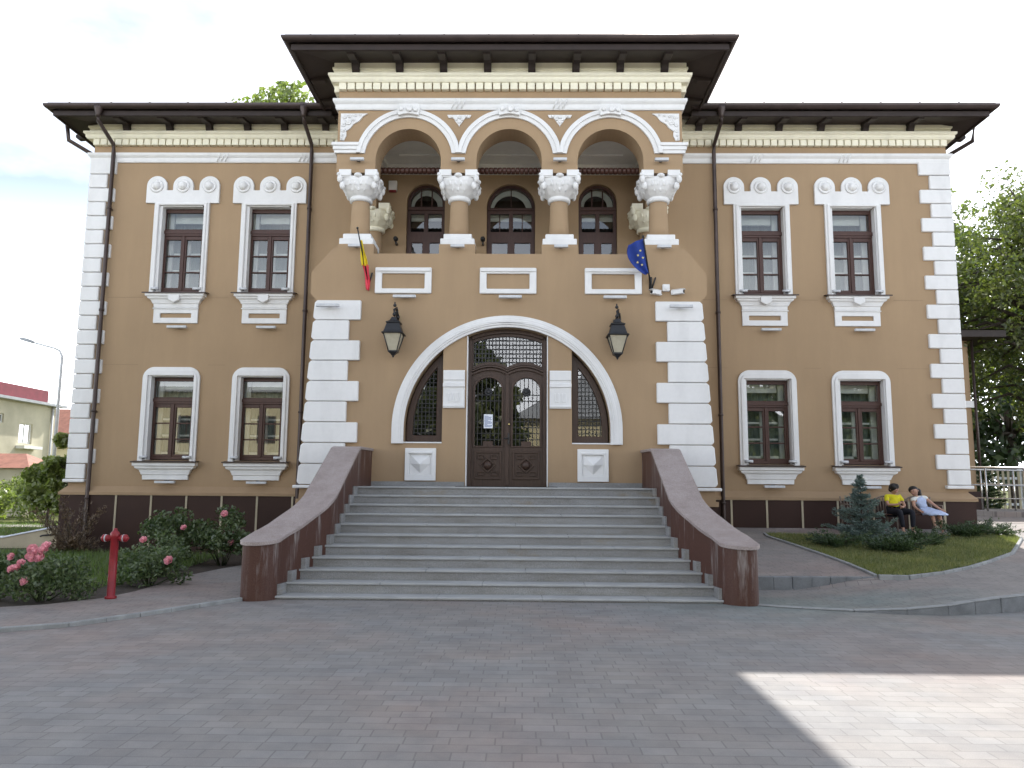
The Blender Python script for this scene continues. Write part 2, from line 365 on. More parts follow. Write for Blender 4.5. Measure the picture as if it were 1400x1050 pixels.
def archp(cx, r, zs, zb, n=24): return [(cx-r, zb)] + arc(cx, zs, r, 180, 0, n) + [(cx+r, zb)]
def inpoly(x, y, P):
    c = False; j = len(P)-1
    for i in range(len(P)):
        if (P[i][1] > y) != (P[j][1] > y) and x < (P[j][0]-P[i][0])*(y-P[i][1])/(P[j][1]-P[i][1])+P[i][0]: c = not c
        j = i
    return c
def sheet(name, poly, m, hf, step=.25, off=0, kind='structure'):     # ground sheet cut to a plan outline and laid on hf(x, y)
    xs = [p[0] for p in poly]; ys = [p[1] for p in poly]; pts = [Vector((p[0], p[1])) for p in poly]; n = len(pts)
    x = min(xs)+step*.5
    while x < max(xs):
        y = min(ys)+step*.5
        while y < max(ys):
            if inpoly(x, y, poly): pts.append(Vector((x+.001*math.sin(y*9), y)))
            y += step
        x += step
    r = delaunay_2d_cdt(pts, [], [list(range(n))], 1, 1e-5)
    mb = MB(); mb.v = [(p.x, p.y, hf(p.x, p.y)+off) for p in r[0]]; mb.f = [tuple(f) for f in r[2]]; mb.sm = [True]*len(mb.f)
    o = mb.build(name, m, recalc=False)
    if kind: o['kind'] = kind
    for p in o.data.polygons: pass
    return o

# ------------------------------------------------------------------ ground
def sm(a, b, x):
    t = max(0, min(1, (x-a)/(b-a))); return t*t*(3-2*t)
def hw(x, y): return .19*sm(4.3, 6.9, x) + .085*min(8.3 if x > 10.4 else 5.8, max(0, y-12.4))        # walk on the right
def hu(x, y): return .19 + .085*min(5.8, max(0, y-12.4))                        # raised level on the right
flat = lambda x, y: 0.0
g = MB().add([(-900, -400, -.03), (900, -400, -.03), (900, 1200, -.03), (-900, 1200, -.03)], [(0, 1, 2, 3)])
tag(g.build('ground', M['turf']), kind='structure')
KL = [(-14, 8.0), (-9, 8.05), (-6.3, 8.2), (-5.18, 8.45), (-4.65, 8.8), (-4.2, 9.5), (-3.8, 10.25), (-3.45, 10.85)]
KR = [(3.45, 10.88), (4.0, 10.62), (4.6, 10.42), (5.2, 10.26), (5.7, 10.22), (6.5, 10.45), (7.4, 10.85), (8.6, 11.3), (12, 12.5), (20, 15)]
road = [(-30, -40), (30, -40), (30, 15)] + list(reversed(KR)) + [(3.45, 11.2), (-3.45, 11.2)] + list(reversed(KL)) + [(-30, 8.0)]
sheet('paved_square', road, M['paver'], flat, 1.5, .0)
BED = [(-14, 9.5), (-8, 9.55), (-6.5, 9.75), (-5.75, 10.2), (-5.35, 10.8), (-5.25, 11.5), (-5.28, 12.6), (-5.35, 13.4), (-5.2, 14.6), (-4.9, 16), (-4.85, 18.1)]
walkL = KL + [(-3.45, 11.0), (-3.4, 15.6), (-4.0, 18.1)] + list(reversed(BED))
tag(sheet('left_pavement', walkL, M['paver2'], flat, .8, .03), kind='structure')
bed = [(x+.12, y-.05) for x, y in BED] + [(-10.4, 18.0), (-10.6, 18.8), (-14, 18.8)]
tag(sheet('flower_bed_soil', bed, M['soil'], lambda x, y: .018+.010*math.sin(x*3.1)*math.sin(y*2.3), .3, .0), kind='structure')
def kerb(name, line, w_, z0f, z1f, m, gap=1.0):
    mb = MB()
    pts = [Vector(p) for p in line]; out = [pts[0]]
    for a, b in zip(pts, pts[1:]):
        n = max(1, round((b-a).length/gap*2))
        out += [a+(b-a)*(i/n) for i in range(1, n+1)]
    L = 0
    for a, b in zip(out, out[1:]):
        d = (b-a).normalized(); n = Vector((-d.y, d.x))*w_; e = .006 if (int(L/gap) != int((L+(b-a).length)/gap)) else 0
        b2 = b-d*e
        mb.loft([[(a.x, a.y, z0f(a.x, a.y)), (a.x+n.x, a.y+n.y, z0f(a.x, a.y)), (a.x+n.x, a.y+n.y, z1f(a.x, a.y)), (a.x, a.y, z1f(a.x, a.y))],
                 [(b2.x, b2.y, z0f(b.x, b.y)), (b2.x+n.x, b2.y+n.y, z0f(b.x, b.y)), (b2.x+n.x, b2.y+n.y, z1f(b.x, b.y)), (b2.x, b2.y, z1f(b.x, b.y))]])
        L += (b-a).length
    return tag(mb.build(name, m, bevel=.008), kind='structure')
kerb('left_kerb', KL, .07, lambda x, y: -.1, lambda x, y: .048 + .05*sm(-5, -6.5, x), M['stone'])
kerb('right_kerb', KR, .12, lambda x, y: -.1, lambda x, y: hw(x, y)+.0, M['kerbdark'])
kerb('kerb_top', [(x, y-.003) for x, y in KR], .126, lambda x, y: hw(x, y)+.001, lambda x, y: hw(x, y)+.018, M['stone'])  # thin paler strip laid over the darker right kerb
# right walk, teal corner and raised area
ISL = [(5.86, 12.55), (6.3, 12.52), (6.99, 12.85), (7.7, 13.35), (8.4, 13.95), (9.3, 14.8), (10.1, 15.9), (10.6, 16.6), (10.75, 17.0), (10.4, 17.25),
       (9.6, 17.1), (8.5, 16.75), (7.2, 16.7), (6.2, 16.85), (5.5, 17.0), (5.45, 16.6), (5.6, 15.6), (5.75, 14.5), (5.84, 13.6), (5.86, 12.9)]
UPK = [(3.3, 12.38), (4.2, 12.42), (5.1, 12.47), (5.86, 12.55)]
walkR = KR + [(20, 28), (10.5, 28), (10.5, 18.05), (4.1, 18.05), (4.05, 17)] + [(3.3, 17), (3.3, 12.38)] 
tag(sheet('right_pavement', walkR, M['paver2'], lambda x, y: (hw(x, y) if y < 12.5 or x > 6 else hu(x, y)), .12, .012), kind='structure')
kerb('raised_kerb', UPK, .12, lambda x, y: -.1, lambda x, y: .215, M['kerbdark'], .55)
tag(sheet('lawn_island_turf', ISL, M['turf'], hu, .25, .035), kind='structure')
kerb('island_edging', [ISL[i] for i in range(0, 10)], -.06, lambda x, y: hu(x, y)-.1, lambda x, y: hu(x, y)+.05, M['stone'], .5)
kerb('island_edging', [ISL[i] for i in range(13, 20)]+[ISL[0]], -.06, lambda x, y: hu(x, y)-.1, lambda x, y: hu(x, y)+.05, M['stone'], .5)

# ------------------------------------------------------------------ the town hall
W, B = 18.1, 15.5
XL, XR = -10.2, 10.45
BW = 3.59
WX = [-7.93, -5.82, 5.97, 8.13]
hall = empty('civic_building', (0, W, 0))
tag(hall, 'two-storey tan civic building with white quoins, arched loggia and dark overhanging eaves', 'building')
def part(mb, name, m, parent=None, bevel=0, label=None):
    o = mb.build(name, m, None, bevel)
    p = parent or hall
    o.parent = p; o.matrix_parent_inverse = Matrix.Translation((0, -W, 0)) if p is hall else Matrix()
    if label: o['label'] = label
    return o
# main wall with window and loggia openings
LOG = [(-2.05, .46), (0, .58), (2.08, .46)]
holes = [rect(x-.545, x+.545, 6.08, 8.22) for x in WX] + [rect(x-.545, x+.545, 2.10, 4.08) for x in WX]
for x, r in LOG: holes.append(archp(x, r, 8.80-r, 5.45))
mb = MB().plate(rect(XL, XR, 1.3, 10.42), W, W+.45, holes)
mb.box(XL, XL+.4, W+.45, 32, 1.3, 10.42).box(XR-.4, XR, W+.45, 32, 1.3, 10.42).box(XL+.4, XR-.4, 31.6, 32, 0, 10.42)
mb.box(XL+.4, XR-.4, W+.45, 31.6, 5.0, 5.2)
part(mb, 'wall', M['tan'])
# dark rooms behind the windows
mb = MB()
for x in WX + [0, -2.05, 2.08]:
    mb.box(x-.95, x+.95, W+1.6, W+1.65, 1.35, 5.0).box(x-.95, x+.95, W+1.6, W+1.65, 5.2, 9.8)
part(mb, 'room_partition', M['ceil'])
# plinth
mb = MB().sweep([(XL, 32), (XL, W), (XR, W), (XR, 32)], [(0, -.05), (.10, -.05), (.10, 1.30), (0, 1.30)], True)
part(mb, 'plinth', M['granite'])
mb = MB()
for i in range(6): 
    x = -9.0+i*.812; mb.box(x-.022, x+.022, W-.112, W-.1, 0, 1.30)
for i in range(8):
    x = 4.25+i*.798
    if x < 10.2: mb.box(x-.022, x+.022, W-.112, W-.1, 0, 1.30)
mb.box(XL-.1, XR+.1, W-.116, W-.10, 1.295, 1.335)
part(mb, 'plinth_joint', M['beige'])
part(MB().sweep([(XL, 32), (XL, W), (-4.1, W)], [(0, 1.30), (.135, 1.30), (.135, 1.36), (.0, 1.50)], True), 'plinth_ledge', M['tan'])
mb = MB().sweep([(4.1, W), (XR, W), (XR, 32)], [(0, 1.30), (.135, 1.30), (.135, 1.36), (.0, 1.50)], True)
part(mb, 'plinth_ledge', M['tan'])
# thin expansion joints
mb = MB()
for z in (5.96, 4.34):
    for x0, x1 in ((-9.6, -8.75), (-7.1, -6.7), (-5.0, -4.0), (4.1, 5.1), (6.85, 7.25), (9.0, 9.7)):
        mb.box(x0, x1, W-.002, W, z-.006, z+.006)
part(mb, 'expansion_joint', M['joint'])

# quoins of the wings
mbq = MB(); mbr = MB(); zq = 1.66; n = 22; hq = (9.36-1.66)/n
for i in range(n):
    wide = (i % 2 == (n-1) % 2)
    z0, z1 = zq+i*hq+.008, zq+(i+1)*hq-.008
    a = .60 if wide else .40; b = .70 if wide else .46
    mbq.box(XL-.05, XL+a, W-.06, W+.5 if wide else W+.35, z0, z1)
    mbr.box(XR-b, XR+.05, W-.06, W+.5 if wide else W+.35, z0, z1)
mbq.box(XL-.09, XL+.42, W-.10, W+.4, 1.58, 1.655); mbr.box(XR-.52, XR+.09, W-.10, W+.4, 1.58, 1.655)
part(mbq, 'quoins', M['white'], bevel=.015); part(mbr, 'quoins', M['white'], bevel=.015)

# string course, cornice, dentils follow the wall line round the porch
LINE = [(XL, 30), (XL, W), (-BW, W), (-BW, B), (BW, B), (BW, W), (XR, W), (XR, 30)]
WL = [(XL, 30), (XL, W), (-BW, W)]; WR = [(BW, W), (XR, W), (XR, 30)]; BL = [(-BW, W), (-BW, B), (BW, B), (BW, W)]
strp = [(-.01, 9.36), (.04, 9.36), (.055, 9.40), (.055, 9.47), (.085, 9.50), (.105, 9.53), (.105, 9.585), (-.01, 9.60)]
for L, dz in ((WL, -.05), (WR, -.05), (BL, 0)): part(MB().sweep(L, [(d, z+dz) for d, z in strp]), 'string_course', M['white'])
corn = [(-.01, 9.93), (.13, 9.93), (.16, 9.97), (.16, 10.02), (.20, 10.05), (.20, 10.10), (.14, 10.13), (.10, 10.14), (.10, 10.20), (.13, 10.22), (.13, 10.26), (.10, 10.28), (.10, 10.44), (-.01, 10.44)]
for L, dz in ((WL, -.05), (WR, -.05), (BL, 0)): part(MB().sweep(L, [(d, z+dz) for d, z in corn]), 'cornice', M['cream'])
mb = MB()
def dent(a, b, dz=0):
    a = Vector(a); b = Vector(b); L = (b-a).length; d = (b-a)/L; nn = Vector((d.y, -d.x)); n = round(L/.178); p = L/n
    for i in range(n):
        c = a+d*(i+.5)*p
        mb.obox((c.x+nn.x*.055, c.y+nn.y*.055, 9.855+dz), (d.x*(p/2-.014), d.y*(p/2-.014), 0), (nn.x*.055, nn.y*.055, 0), (0, 0, .074))
for a, b in zip(LINE[1:], LINE[2:-1]): dent(a, b, -.05 if a[1] == b[1] == W else 0)
part(mb, 'dentil_course', M['cream'], bevel=.006)
# bowed ribbon marks on the string course
mb = MB()
for x, y in ((-7.0, W), (-5.0, W), (5.9, W), (8.0, W), (-1.06, B), (1.06, B)):
    q = -.05 if y == W else 0
    for k in (-.10, 0, .10): mb.tube([(x+k-.05, y-.06, 9.38+q), (x+k, y-.09, 9.47+q), (x+k+.05, y-.105, 9.57+q)], .012, 6)
part(mb, 'ribbon_relief', M['white'])

# eaves: soffit, fascia gutter, roof
EB = [(-4.37, W-.4), (-4.37, B-.80), (4.37, B-.80), (4.37, W-.4)]
EWL = [(XL-.55, 34), (XL-.55, W-.80), (-4.2, W-.80)]; EWR = [(4.2, W-.80), (XR+.58, W-.80), (XR+.58, 34)]
gp = [(.02+.085+.085*math.cos(R(a)), 10.46+.10*math.sin(R(a))) for a in range(180, 361, 20)] + [(.175, 10.475), (.02, 10.475)]
for L, dz in ((EB, 0), (EWL, -.11), (EWR, -.11)):
    f_ = lambda P_: [(d, z+dz) for d, z in P_]
    part(MB().sweep(L, f_([(-.02, 10.27), (-.02, 10.29), (-1.1, 10.47), (-1.1, 10.43)])), 'soffit', M['eave'])
    part(MB().sweep(L, f_([(0, 10.23), (.025, 10.24), (.025, 10.36), (0, 10.37), (-.03, 10.37), (-.03, 10.23)])), 'fascia', M['eave'])
    part(MB().sweep(L, f_(gp)), 'gutter', M['gutter'])
    part(MB().sweep(L, f_([(.12, 10.50), (.12, 10.515), (-.30, 10.58), (-.30, 10.55)])), 'roof_edge', M['roof'])
mb = MB()
x = -10.4
while x < 10.8:
    y = (B if abs(x) < 4.4 else W)-.80-.05
    q = 0 if abs(x) < 4.4 else -.11
    mb.box(x-.012, x+.012, y, y+.06, 10.50+q, 10.57+q); x += .93 + .12*math.sin(x*7)
part(mb, 'snow_guard', M['gutter'])
e = 10.51
mb = MB().add([(XL-.63, W-.85, e-.11), (XR+.66, W-.85, e-.11), (XR+.66, 34, e-.11), (XL-.63, 34, e-.11), (-4.5, 25.5, e+3.0), (4.7, 25.5, e+3.0)],
              [(0, 1, 5, 4), (1, 2, 5), (2, 3, 4, 5), (3, 0, 4)])
mb.add([(-4.45, B-.85, e+.02), (4.45, B-.85, e+.02), (4.45, 24, e+.02), (-4.45, 24, e+.02), (0, B+3.6, e+1.9), (0, 23, e+1.9)], [(0, 1, 4), (1, 2, 5, 4), (3, 0, 4, 5)])
part(mb, 'roof', M['roof'])
# rafter brackets
def bracket(dx, dy, x, y, q=0):
    prof = [(0, 10.12), (.07, 10.12), (.12, 10.17), (.16, 10.26), (.28, 10.29), (.33, 10.24), (.60, 10.22), (.66, 10.27), (.66, 10.34), (0, 10.45)]
    mb = MB(); hwid = .075; rings = []
    for s_ in (-1, 1):
        rings.append([(x+dx*(d+.1)+dy*hwid*s_, y+dy*(d+.1)+dx*hwid*s_, z+q) for d, z in prof])
    mb.loft(rings); part(mb, 'rafter_bracket', M['eave'], bevel=.01)
for i in range(8): bracket(0, -1, -3.22+i*.92, B)
for px_ in (-9.35, -8.30, -7.33, -6.40, -5.50, -4.50): bracket(0, -1, px_, W, -.10)
for px_ in (4.5, 5.45, 6.42, 7.42, 8.47, 9.55): bracket(0, -1, px_, W, -.10)
for s_ in (-1, 1):
    for yy in (15.95, 16.85, 17.6): bracket(s_, 0, s_*BW, yy)
for yy in (18.6, 19.5, 20.4, 21.4):
    bracket(-1, 0, XL, yy, -.10); bracket(1, 0, XR, yy, -.10)

# ---- wing windows
def window(x, z0, z1, upper):
    y = W+.15; x0, x1 = x-.52, x+.52; H = z1-z0
    fz = lambda t: z1-H*t
    mb = MB()
    mb.box(x0, x0+.055, y, y+.09, z0, z1).box(x1-.055, x1, y, y+.09, z0, z1)
    mb.box(x0+.055, x1-.055, y, y+.09, fz(.045), z1).box(x0+.055, x1-.055, y, y+.09, z0, fz(.965))
    mb.box(x0+.055, x1-.055, y-.02, y+.09, fz(.325), fz(.245)).box(x0-.01, x1+.01, y-.035, y-.02, fz(.30), fz(.26))
    mb.box(x-.03, x+.03, y-.018, y+.09, fz(.965), fz(.325))
    for s_ in (-1, 1):                                # casements
        a, b = (x0+.055, x-.03) if s_ < 0 else (x+.03, x1-.055)
        mb.box(a, a+.04, y+.005, y+.08, fz(.965), fz(.325)).box(b-.04, b, y+.005, y+.08, fz(.965), fz(.325))
        mb.box(a+.04, b-.04, y+.005, y+.08, fz(.368), fz(.325)).box(a+.04, b-.04, y+.005, y+.08, fz(.965), fz(.935))
        for t in (.560, .752): mb.box(a+.04, b-.04, y+.01, y+.06, fz(t+.008), fz(t-.008))
    wn = part(mb, 'window', M['brownwood'], bevel=.005)
    part(MB().add([(x0+.03, y+.045, z0+.02), (x1-.03, y+.045, z0+.02), (x1-.03, y+.045, z1-.02), (x0+.03, y+.045, z1-.02)], [(0, 1, 2, 3)]), 'pane', M['glass'], wn)
    mb = MB(); yy = W+.50                             # white inner casement behind the outer glass
    mb.box(x-.52, x-.39, yy-.06, yy, z0, z1).box(x+.39, x+.52, yy-.06, yy, z0, z1).box(x-.36, x+.36, yy-.06, yy, fz(.13), z1).box(x-.36, x+.36, yy-.06, yy, fz(.33), fz(.27)).box(x-.05, x+.05, yy-.06, yy, z0, fz(.33)).box(x-.36, x+.36, yy-.06, yy, z0, fz(.9))
    for t in (.5, .7): mb.box(x-.36, x+.36, yy-.05, yy-.01, fz(t+.012), fz(t-.012))
    part(mb, 'inner_frame', M['blind'], wn)
    v = []; f = []; n = 40
    for i in range(n+1):
        xx = x-.51+1.02*i/n; yo = W+.72+.025*math.sin(i*1.3+x)+.012*math.sin(i*2.9)
        v += [(xx, yo, z0-.05), (xx, yo+.01*math.sin(i*.9), z1+.1)]
    f = [(2*i, 2*i+2, 2*i+3, 2*i+1) for i in range(n)]
    part(MB().add(v, f, True), 'curtain', M['curtain'], wn)
    # white reveal lining
    mb = MB(); hz0, hz1 = z0-.02, z1+.02
    mb.box(x-.545, x-.478, W-.03, W+.3, hz0, hz1).box(x+.523, x+.545, W-.03, W+.3, hz0, hz1).box(x-.478, x+.478, W-.03, W+.3, hz1-.022, hz1)
    part(mb, 'reveal', M['white'], wn)
    ow = .665
    if upper:
        zt = 8.60; L = []
        out = [(x-ow, z0-.05), (x-.545, z0-.05), (x-.545, hz1), (x+.545, hz1), (x+.545, z0-.05), (x+ow, z0-.05), (x+ow, 8.28), (x+.885, 8.28), (x+.885, 8.71)]
        out += arc(x+.64, 8.71, .245, 0, 180, 14)[1:] + [(x+.395, zt), (x+.245, zt), (x+.245, 8.71)]
        out += arc(x, 8.71, .245, 0, 180, 14)[1:] + [(x-.245, zt), (x-.395, zt), (x-.395, 8.71)]
        out += arc(x-.64, 8.71, .245, 0, 180, 14)[1:] + [(x-.885, 8.28), (x-ow, 8.28)]
        sr = part(MB().plate(out, W-.07, W), 'surround', M['white'], wn, .012)
        mb = MB(); mb.plate([(x-.615, z0-.04), (x-.545, z0-.04), (x-.545, hz1), (x+.545, hz1), (x+.545, z0-.04), (x+.615, z0-.04), (x+.615, 8.28), (x-.615, 8.28)], W-.10, W-.07)
        part(mb, 'inner_moulding', M['white'], wn, .012)
        for k in (-.64, 0, .64):
            mb = MB(); mb.lathe([(.165, 0), (.165, -.02), (.15, -.035), (.13, -.03), (.12, -.02), (.105, -.02), (.10, -.05), (.08, -.085), (.045, -.105), (.005, -.112)], (x+k, W-.07, 8.70), 24, 'Y')
            part(mb, 'roundel', M['white'], wn)
    else:
        r = .27
        out = [(x-.675, z0-.05), (x-.545, z0-.05), (x-.545, hz1), (x+.545, hz1), (x+.545, z0-.05), (x+.675, z0-.05)] + arc(x+.675-r, 4.28-r, r, 0, 90, 8) + arc(x-.675+r, 4.28-r, r, 90, 180, 8)
        part(MB().plate(out, W-.055, W), 'surround', M['white'], wn, .01)
        r = .22
        out = [(x-.615, z0-.04), (x-.545, z0-.04), (x-.545, hz1), (x+.545, hz1), (x+.545, z0-.04), (x+.615, z0-.04)] + arc(x+.615-r, 4.205-r, r, 0, 90, 8) + arc(x-.615+r, 4.205-r, r, 90, 180, 8)
        part(MB().plate(out, W-.085, W-.055), 'inner_moulding', M['white'], wn, .01)
    zs = z0-.05
    mb = MB().loft([[(x-.76, W-.21, zs-.012), (x+.76, W-.21, zs-.012), (x+.76, W+.2, zs+.035), (x-.76, W+.2, zs+.035)], [(x-.76, W-.21, zs-.002), (x+.76, W-.21, zs-.002), (x+.76, W+.2, zs+.045), (x-.76, W+.2, zs+.045)]])
    mb.box(x-.76, x+.76, W-.214, W-.204, zs-.03, zs-.002)
    part(mb, 'sill_flashing', M['gutter'], wn)
    steps = [(0, .70, .18), (-.07, .70, .18), (-.08, .665, .145), (-.115, .655, .14), (-.15, .60, .10), (-.20, .57, .085), (-.235, .555, .08), (-.24, .535, .06), (-.33, .53, .055)]
    if not upper: steps = [(a*1.22, b+ (.03 if b > .6 else .0), c) for a, b, c in steps]
    rings = [[(x-b, W-c, zs-.014+a), (x+b, W-c, zs-.014+a), (x+b, W+.01, zs-.014+a), (x-b, W+.01, zs-.014+a)] for a, b, c in steps]
    part(MB().loft(rings), 'sill_cornice', M['white'], wn, .006)
    if upper:
        za = zs-.014-.335
        mb = MB().plate(rect(x-.53, x+.53, za-.37, za), W-.045, W, [rect(x-.37, x+.37, za-.24, za-.13)])
        mb.box(x-.55, x+.55, W-.07, W-.045, za-.03, za)
        part(mb, 'apron_panel', M['white'], wn, .008)
        zc = zs-.05
        mb = MB().plate([(x-.13, zc), (x-.13, zc-.13), (x, zc-.20), (x+.13, zc-.13), (x+.13, zc)], W-.20, W-.10)
        part(mb, 'keystone', M['white'], wn, .01)
    return wn
for x in WX: window(x, 6.10, 8.20, True)
for x in WX: window(x, 2.12, 4.06, False)

# ---- loggia: floor, ceiling, back openings
mb = MB().box(-BW+.3, BW-.3, B+.4, W, 5.25, 5.42); part(mb, 'loggia_floor', M['stone'])
mb = MB().box(-BW+.45, BW-.45, B+.58, W, 9.22, 9.30); part(mb, 'loggia_ceiling', M['ceil'])
mb = MB().sweep([(-BW+.45, B+.6), (-BW+.45, W), (BW-.45, W), (BW-.45, B+.6)], [(0, 9.02), (-.0001, 9.02)], False) if False else MB()
mb.box(-BW+.45, BW-.45, W-.10, W, 9.02, 9.12).box(-BW+.45, BW-.45, W-.17, W, 9.12, 9.22)
for s_ in (-1, 1):
    a, b = sorted((s_*(BW-.45), s_*(BW-.55))); mb.box(a, b, B+.6, W-.17, 9.02, 9.12)
    a, b = sorted((s_*(BW-.45), s_*(BW-.62))); mb.box(a, b, B+.6, W-.17, 9.12, 9.22)
mb.box(-2.6, 2.6, B+1.05, B+1.12, 9.18, 9.22).box(-2.6, 2.6, W-.75, W-.68, 9.18, 9.22)
part(mb, 'ceiling_moulding', M['ceil'])
for x, r in LOG:
    y = W+.10; zs = 8.80-r; door2 = r > .5
    out = archp(x, r-.005, zs, 5.45)
    rin = r-.075; hs = []
    # fanlight, mid panes, lower panes
    fb = 8.26; fan = [(x-rin+.001, min(fb, zs))] + [p for p in arc(x, zs, rin, 180, 0, 20) if p[1] > fb+.01] + [(x+rin-.001, min(fb, zs))] if zs < fb else [(x-rin, fb)] + arc(x, zs, rin, 180, 0, 20) + [(x+rin, fb)]
    hs.append(fan)
    cols = [(-rin, -.04), (.04, rin)]
    for a, b in cols:
        hs.append(rect(x+a+.01, x+b-.01, 7.63, fb-.18)); hs.append(rect(x+a+.05, x+b-.04, 5.9, 7.36))
    mb = MB().plate(out, y, y+.08, hs)
    if door2:
        mb.box(x-.012, x+.012, y+.01, y+.05, fb, zs+rin-.002)
        for a, b in cols: c = x+(a+b)/2; mb.box(c-.012, c+.012, y+.01, y+.05, 7.632, fb-.182)
    else:
        for c in (-.13, .13): mb.box(x+c-.014, x+c+.014, y+.01, y+.05, fb, zs+math.sqrt(rin*rin-c*c)-.002)
    mb.box(x-r+.02, x+r-.02, y-.03, y-.002, fb-.10, fb-.04)
    wn = part(mb, 'arched_window', M['brownwood'], bevel=.005)
    part(MB().add([(x-r+.03, y+.04, 5.5), (x+r-.03, y+.04, 5.5), (x+r-.03, y+.04, zs), (x-r+.03, y+.04, zs)], [(0, 1, 2, 3)]).add([(px_, y+.041, pz_) for px_, pz_ in arc(x, zs, r-.03, 180, 0, 20)], [tuple(range(21))]), 'pane', M['glass'], wn)
    mb = MB().plate(archp(x, rin, zs, fb-.2), y+.16, y+.19, [archp(x-.03, rin-.10, zs-.03, fb-.15)])
    mb.box(x-rin, x+rin, y+.2, y+.22, fb-.30, fb-.14)
    part(mb, 'window_blind', M['blind'], wn)
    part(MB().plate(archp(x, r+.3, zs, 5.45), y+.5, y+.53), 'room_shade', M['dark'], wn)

# ---- porch: upper storey with three arches
SP = 8.28; OC = (-2.1, 0, 2.1); RO = .68
out = [(-BW, 8.0), ]
for c in OC: out += [(c-RO, 8.0)] + arc(c, SP, RO, 180, 0, 24) + [(c+RO, 8.0)]
out += [(BW, 8.0), (BW, 10.42), (-BW, 10.42)]
mb = MB().plate(out, B, B+.58)
so2 = [(B+.58, 8.0), (16.35, 8.0)] + arc(16.95, SP, .6, 180, 0, 20) + [(17.55, 8.0), (W, 8.0), (W, 10.42), (B+.58, 10.42)]
for s_ in (-1, 1):
    a, b = sorted((s_*BW, s_*(BW-.45))); mb.plate(so2, a, b, axis='X')
part(mb, 'porch_upper_wall', M['tan'])
# arch mouldings, stepped
for (r0, r1, y0, y1) in ((.915, 1.10, B-.05, B), (1.0, 1.085, B-.085, B-.05)):
    for c in OC:
        lim = 1.05 if r1 > 1.05 else 1.05
        o_ = []
        zb = 8.41
        # outer arc clipped at the neighbours' axis
        pts = arc(c, SP, r1, 180-7, 7, 40)
        if c != OC[0]: pts = [p if p[0] > c-1.05 else (c-1.05, p[1]) for p in pts]
        if c != OC[2]: pts = [p if p[0] < c+1.05 else (c+1.05, p[1]) for p in pts]
        pts = [p for p in pts if p[1] >= zb]
        inn = [p for p in arc(c, SP, r0, 0, 180, 40) if p[1] >= zb]
        pts = [(pts[0][0], zb)] + pts + [(pts[-1][0], zb)]
        inn = [(inn[0][0]+.004, zb)] + inn + [(inn[-1][0]-.004, zb)]
        part(MB().plate(pts+inn, y0, y1), 'arch_moulding', M['white'], bevel=.01)
for s_ in (-1, 1):
    mb = MB()
    for (z0, z1, d) in ((8.41, 8.48, .05), (8.48, 8.56, .075), (8.56, 8.63, .10)):
        a, b = sorted((s_*(3.115-(.0 if z0 > 8.45 else 0)), s_*(BW+d))); mb.box(a, b, B-d, B, z0, z1)
        a, b = sorted((s_*BW, s_*(BW+d))); mb.box(a, b, B, B+.7, z0, z1)
    part(mb, 'impost_moulding', M['white'], bevel=.008)
# keystone scrolls and carved ornaments
def blob_relief(pts, y, r0, seed):
    mb = MB(); rnd = random.Random(seed)
    for (x, z, r) in pts: mb.lathe([(r, 0), (r*.95, -.25*r0), (r*.7, -.6*r0), (r*.3, -.8*r0), (.002, -.85*r0)], (x, y, z), 10, 'Y')
    return mb
for c in OC:
    mb = MB().plate([(c-.24, 9.36), (c-.21, 9.20), (c-.10, 9.23), (c, 9.24), (c+.10, 9.23), (c+.21, 9.20), (c+.24, 9.36), (c+.2, 9.45), (c-.2, 9.45)], B-.13, B-.05)
    mb.lathe([(.075, 0), (.075, -.03), (.05, -.05), (.03, -.05), (.02, -.04), (.002, -.045)], (c+.02, B-.13, 9.34), 14, 'Y')
    mb.lathe([(.05, 0), (.05, -.03), (.03, -.045), (.002, -.045)], (c+.15, B-.13, 9.31), 12, 'Y').lathe([(.05, 0), (.05, -.03), (.03, -.045), (.002, -.045)], (c-.15, B-.13, 9.33), 12, 'Y')
    part(mb, 'keystone_scroll', M['white'], bevel=.008)
for c in (-1.05, 1.05):
    mb = MB().plate([(c-.25, 9.25), (c-.22, 9.19), (c-.12, 9.18), (c-.07, 9.10), (c-.02, 9.04), (c, 9.00), (c+.02, 9.04), (c+.07, 9.10), (c+.12, 9.18), (c+.22, 9.19), (c+.25, 9.25)], B-.035, B)
    for dx, z, r in ((-.15, 9.215, .035), (0, 9.20, .045), (.15, 9.215, .035), (-.06, 9.15, .035), (.06, 9.15, .035), (0, 9.09, .035)): mb.lathe([(r, 0), (r*.8, -.02), (r*.3, -.03), (.001, -.03)], (c+dx, B-.035, z), 8, 'Y')
    part(mb, 'floral_relief', M['white'])
for s_ in (-1, 1):
    tri = [(s_*(BW-.06), 9.28), (s_*(BW-.06), 8.70), (s_*(BW-.14), 8.69), (s_*(BW-.19), 8.80), (s_*(BW-.18), 8.90), (s_*(BW-.27), 8.96), (s_*(BW-.33), 9.05), (s_*(BW-.45), 9.12), (s_*(BW-.52), 9.22), (s_*(BW-.62), 9.28)]
    mb = MB().plate(tri, B-.035, B); rnd = random.Random(4)
    for (dx, z, r) in ((.14, 9.20, .05), (.25, 9.22, .045), (.36, 9.24, .035), (.47, 9.245, .025), (.22, 9.09, .07), (.12, 9.03, .05), (.12, 8.91, .05), (.10, 8.80, .035), (.33, 9.14, .035), (.09, 8.73, .025), (.22, 9.09, .035)):
        mb.lathe([(r, 0), (r*.9, -.02), (r*.62, -.022), (r*.5, -.012), (r*.3, -.03), (.001, -.034)], (s_*(BW-dx), B-.035, z), 12, 'Y')
    part(mb, 'corner_relief', M['white'])

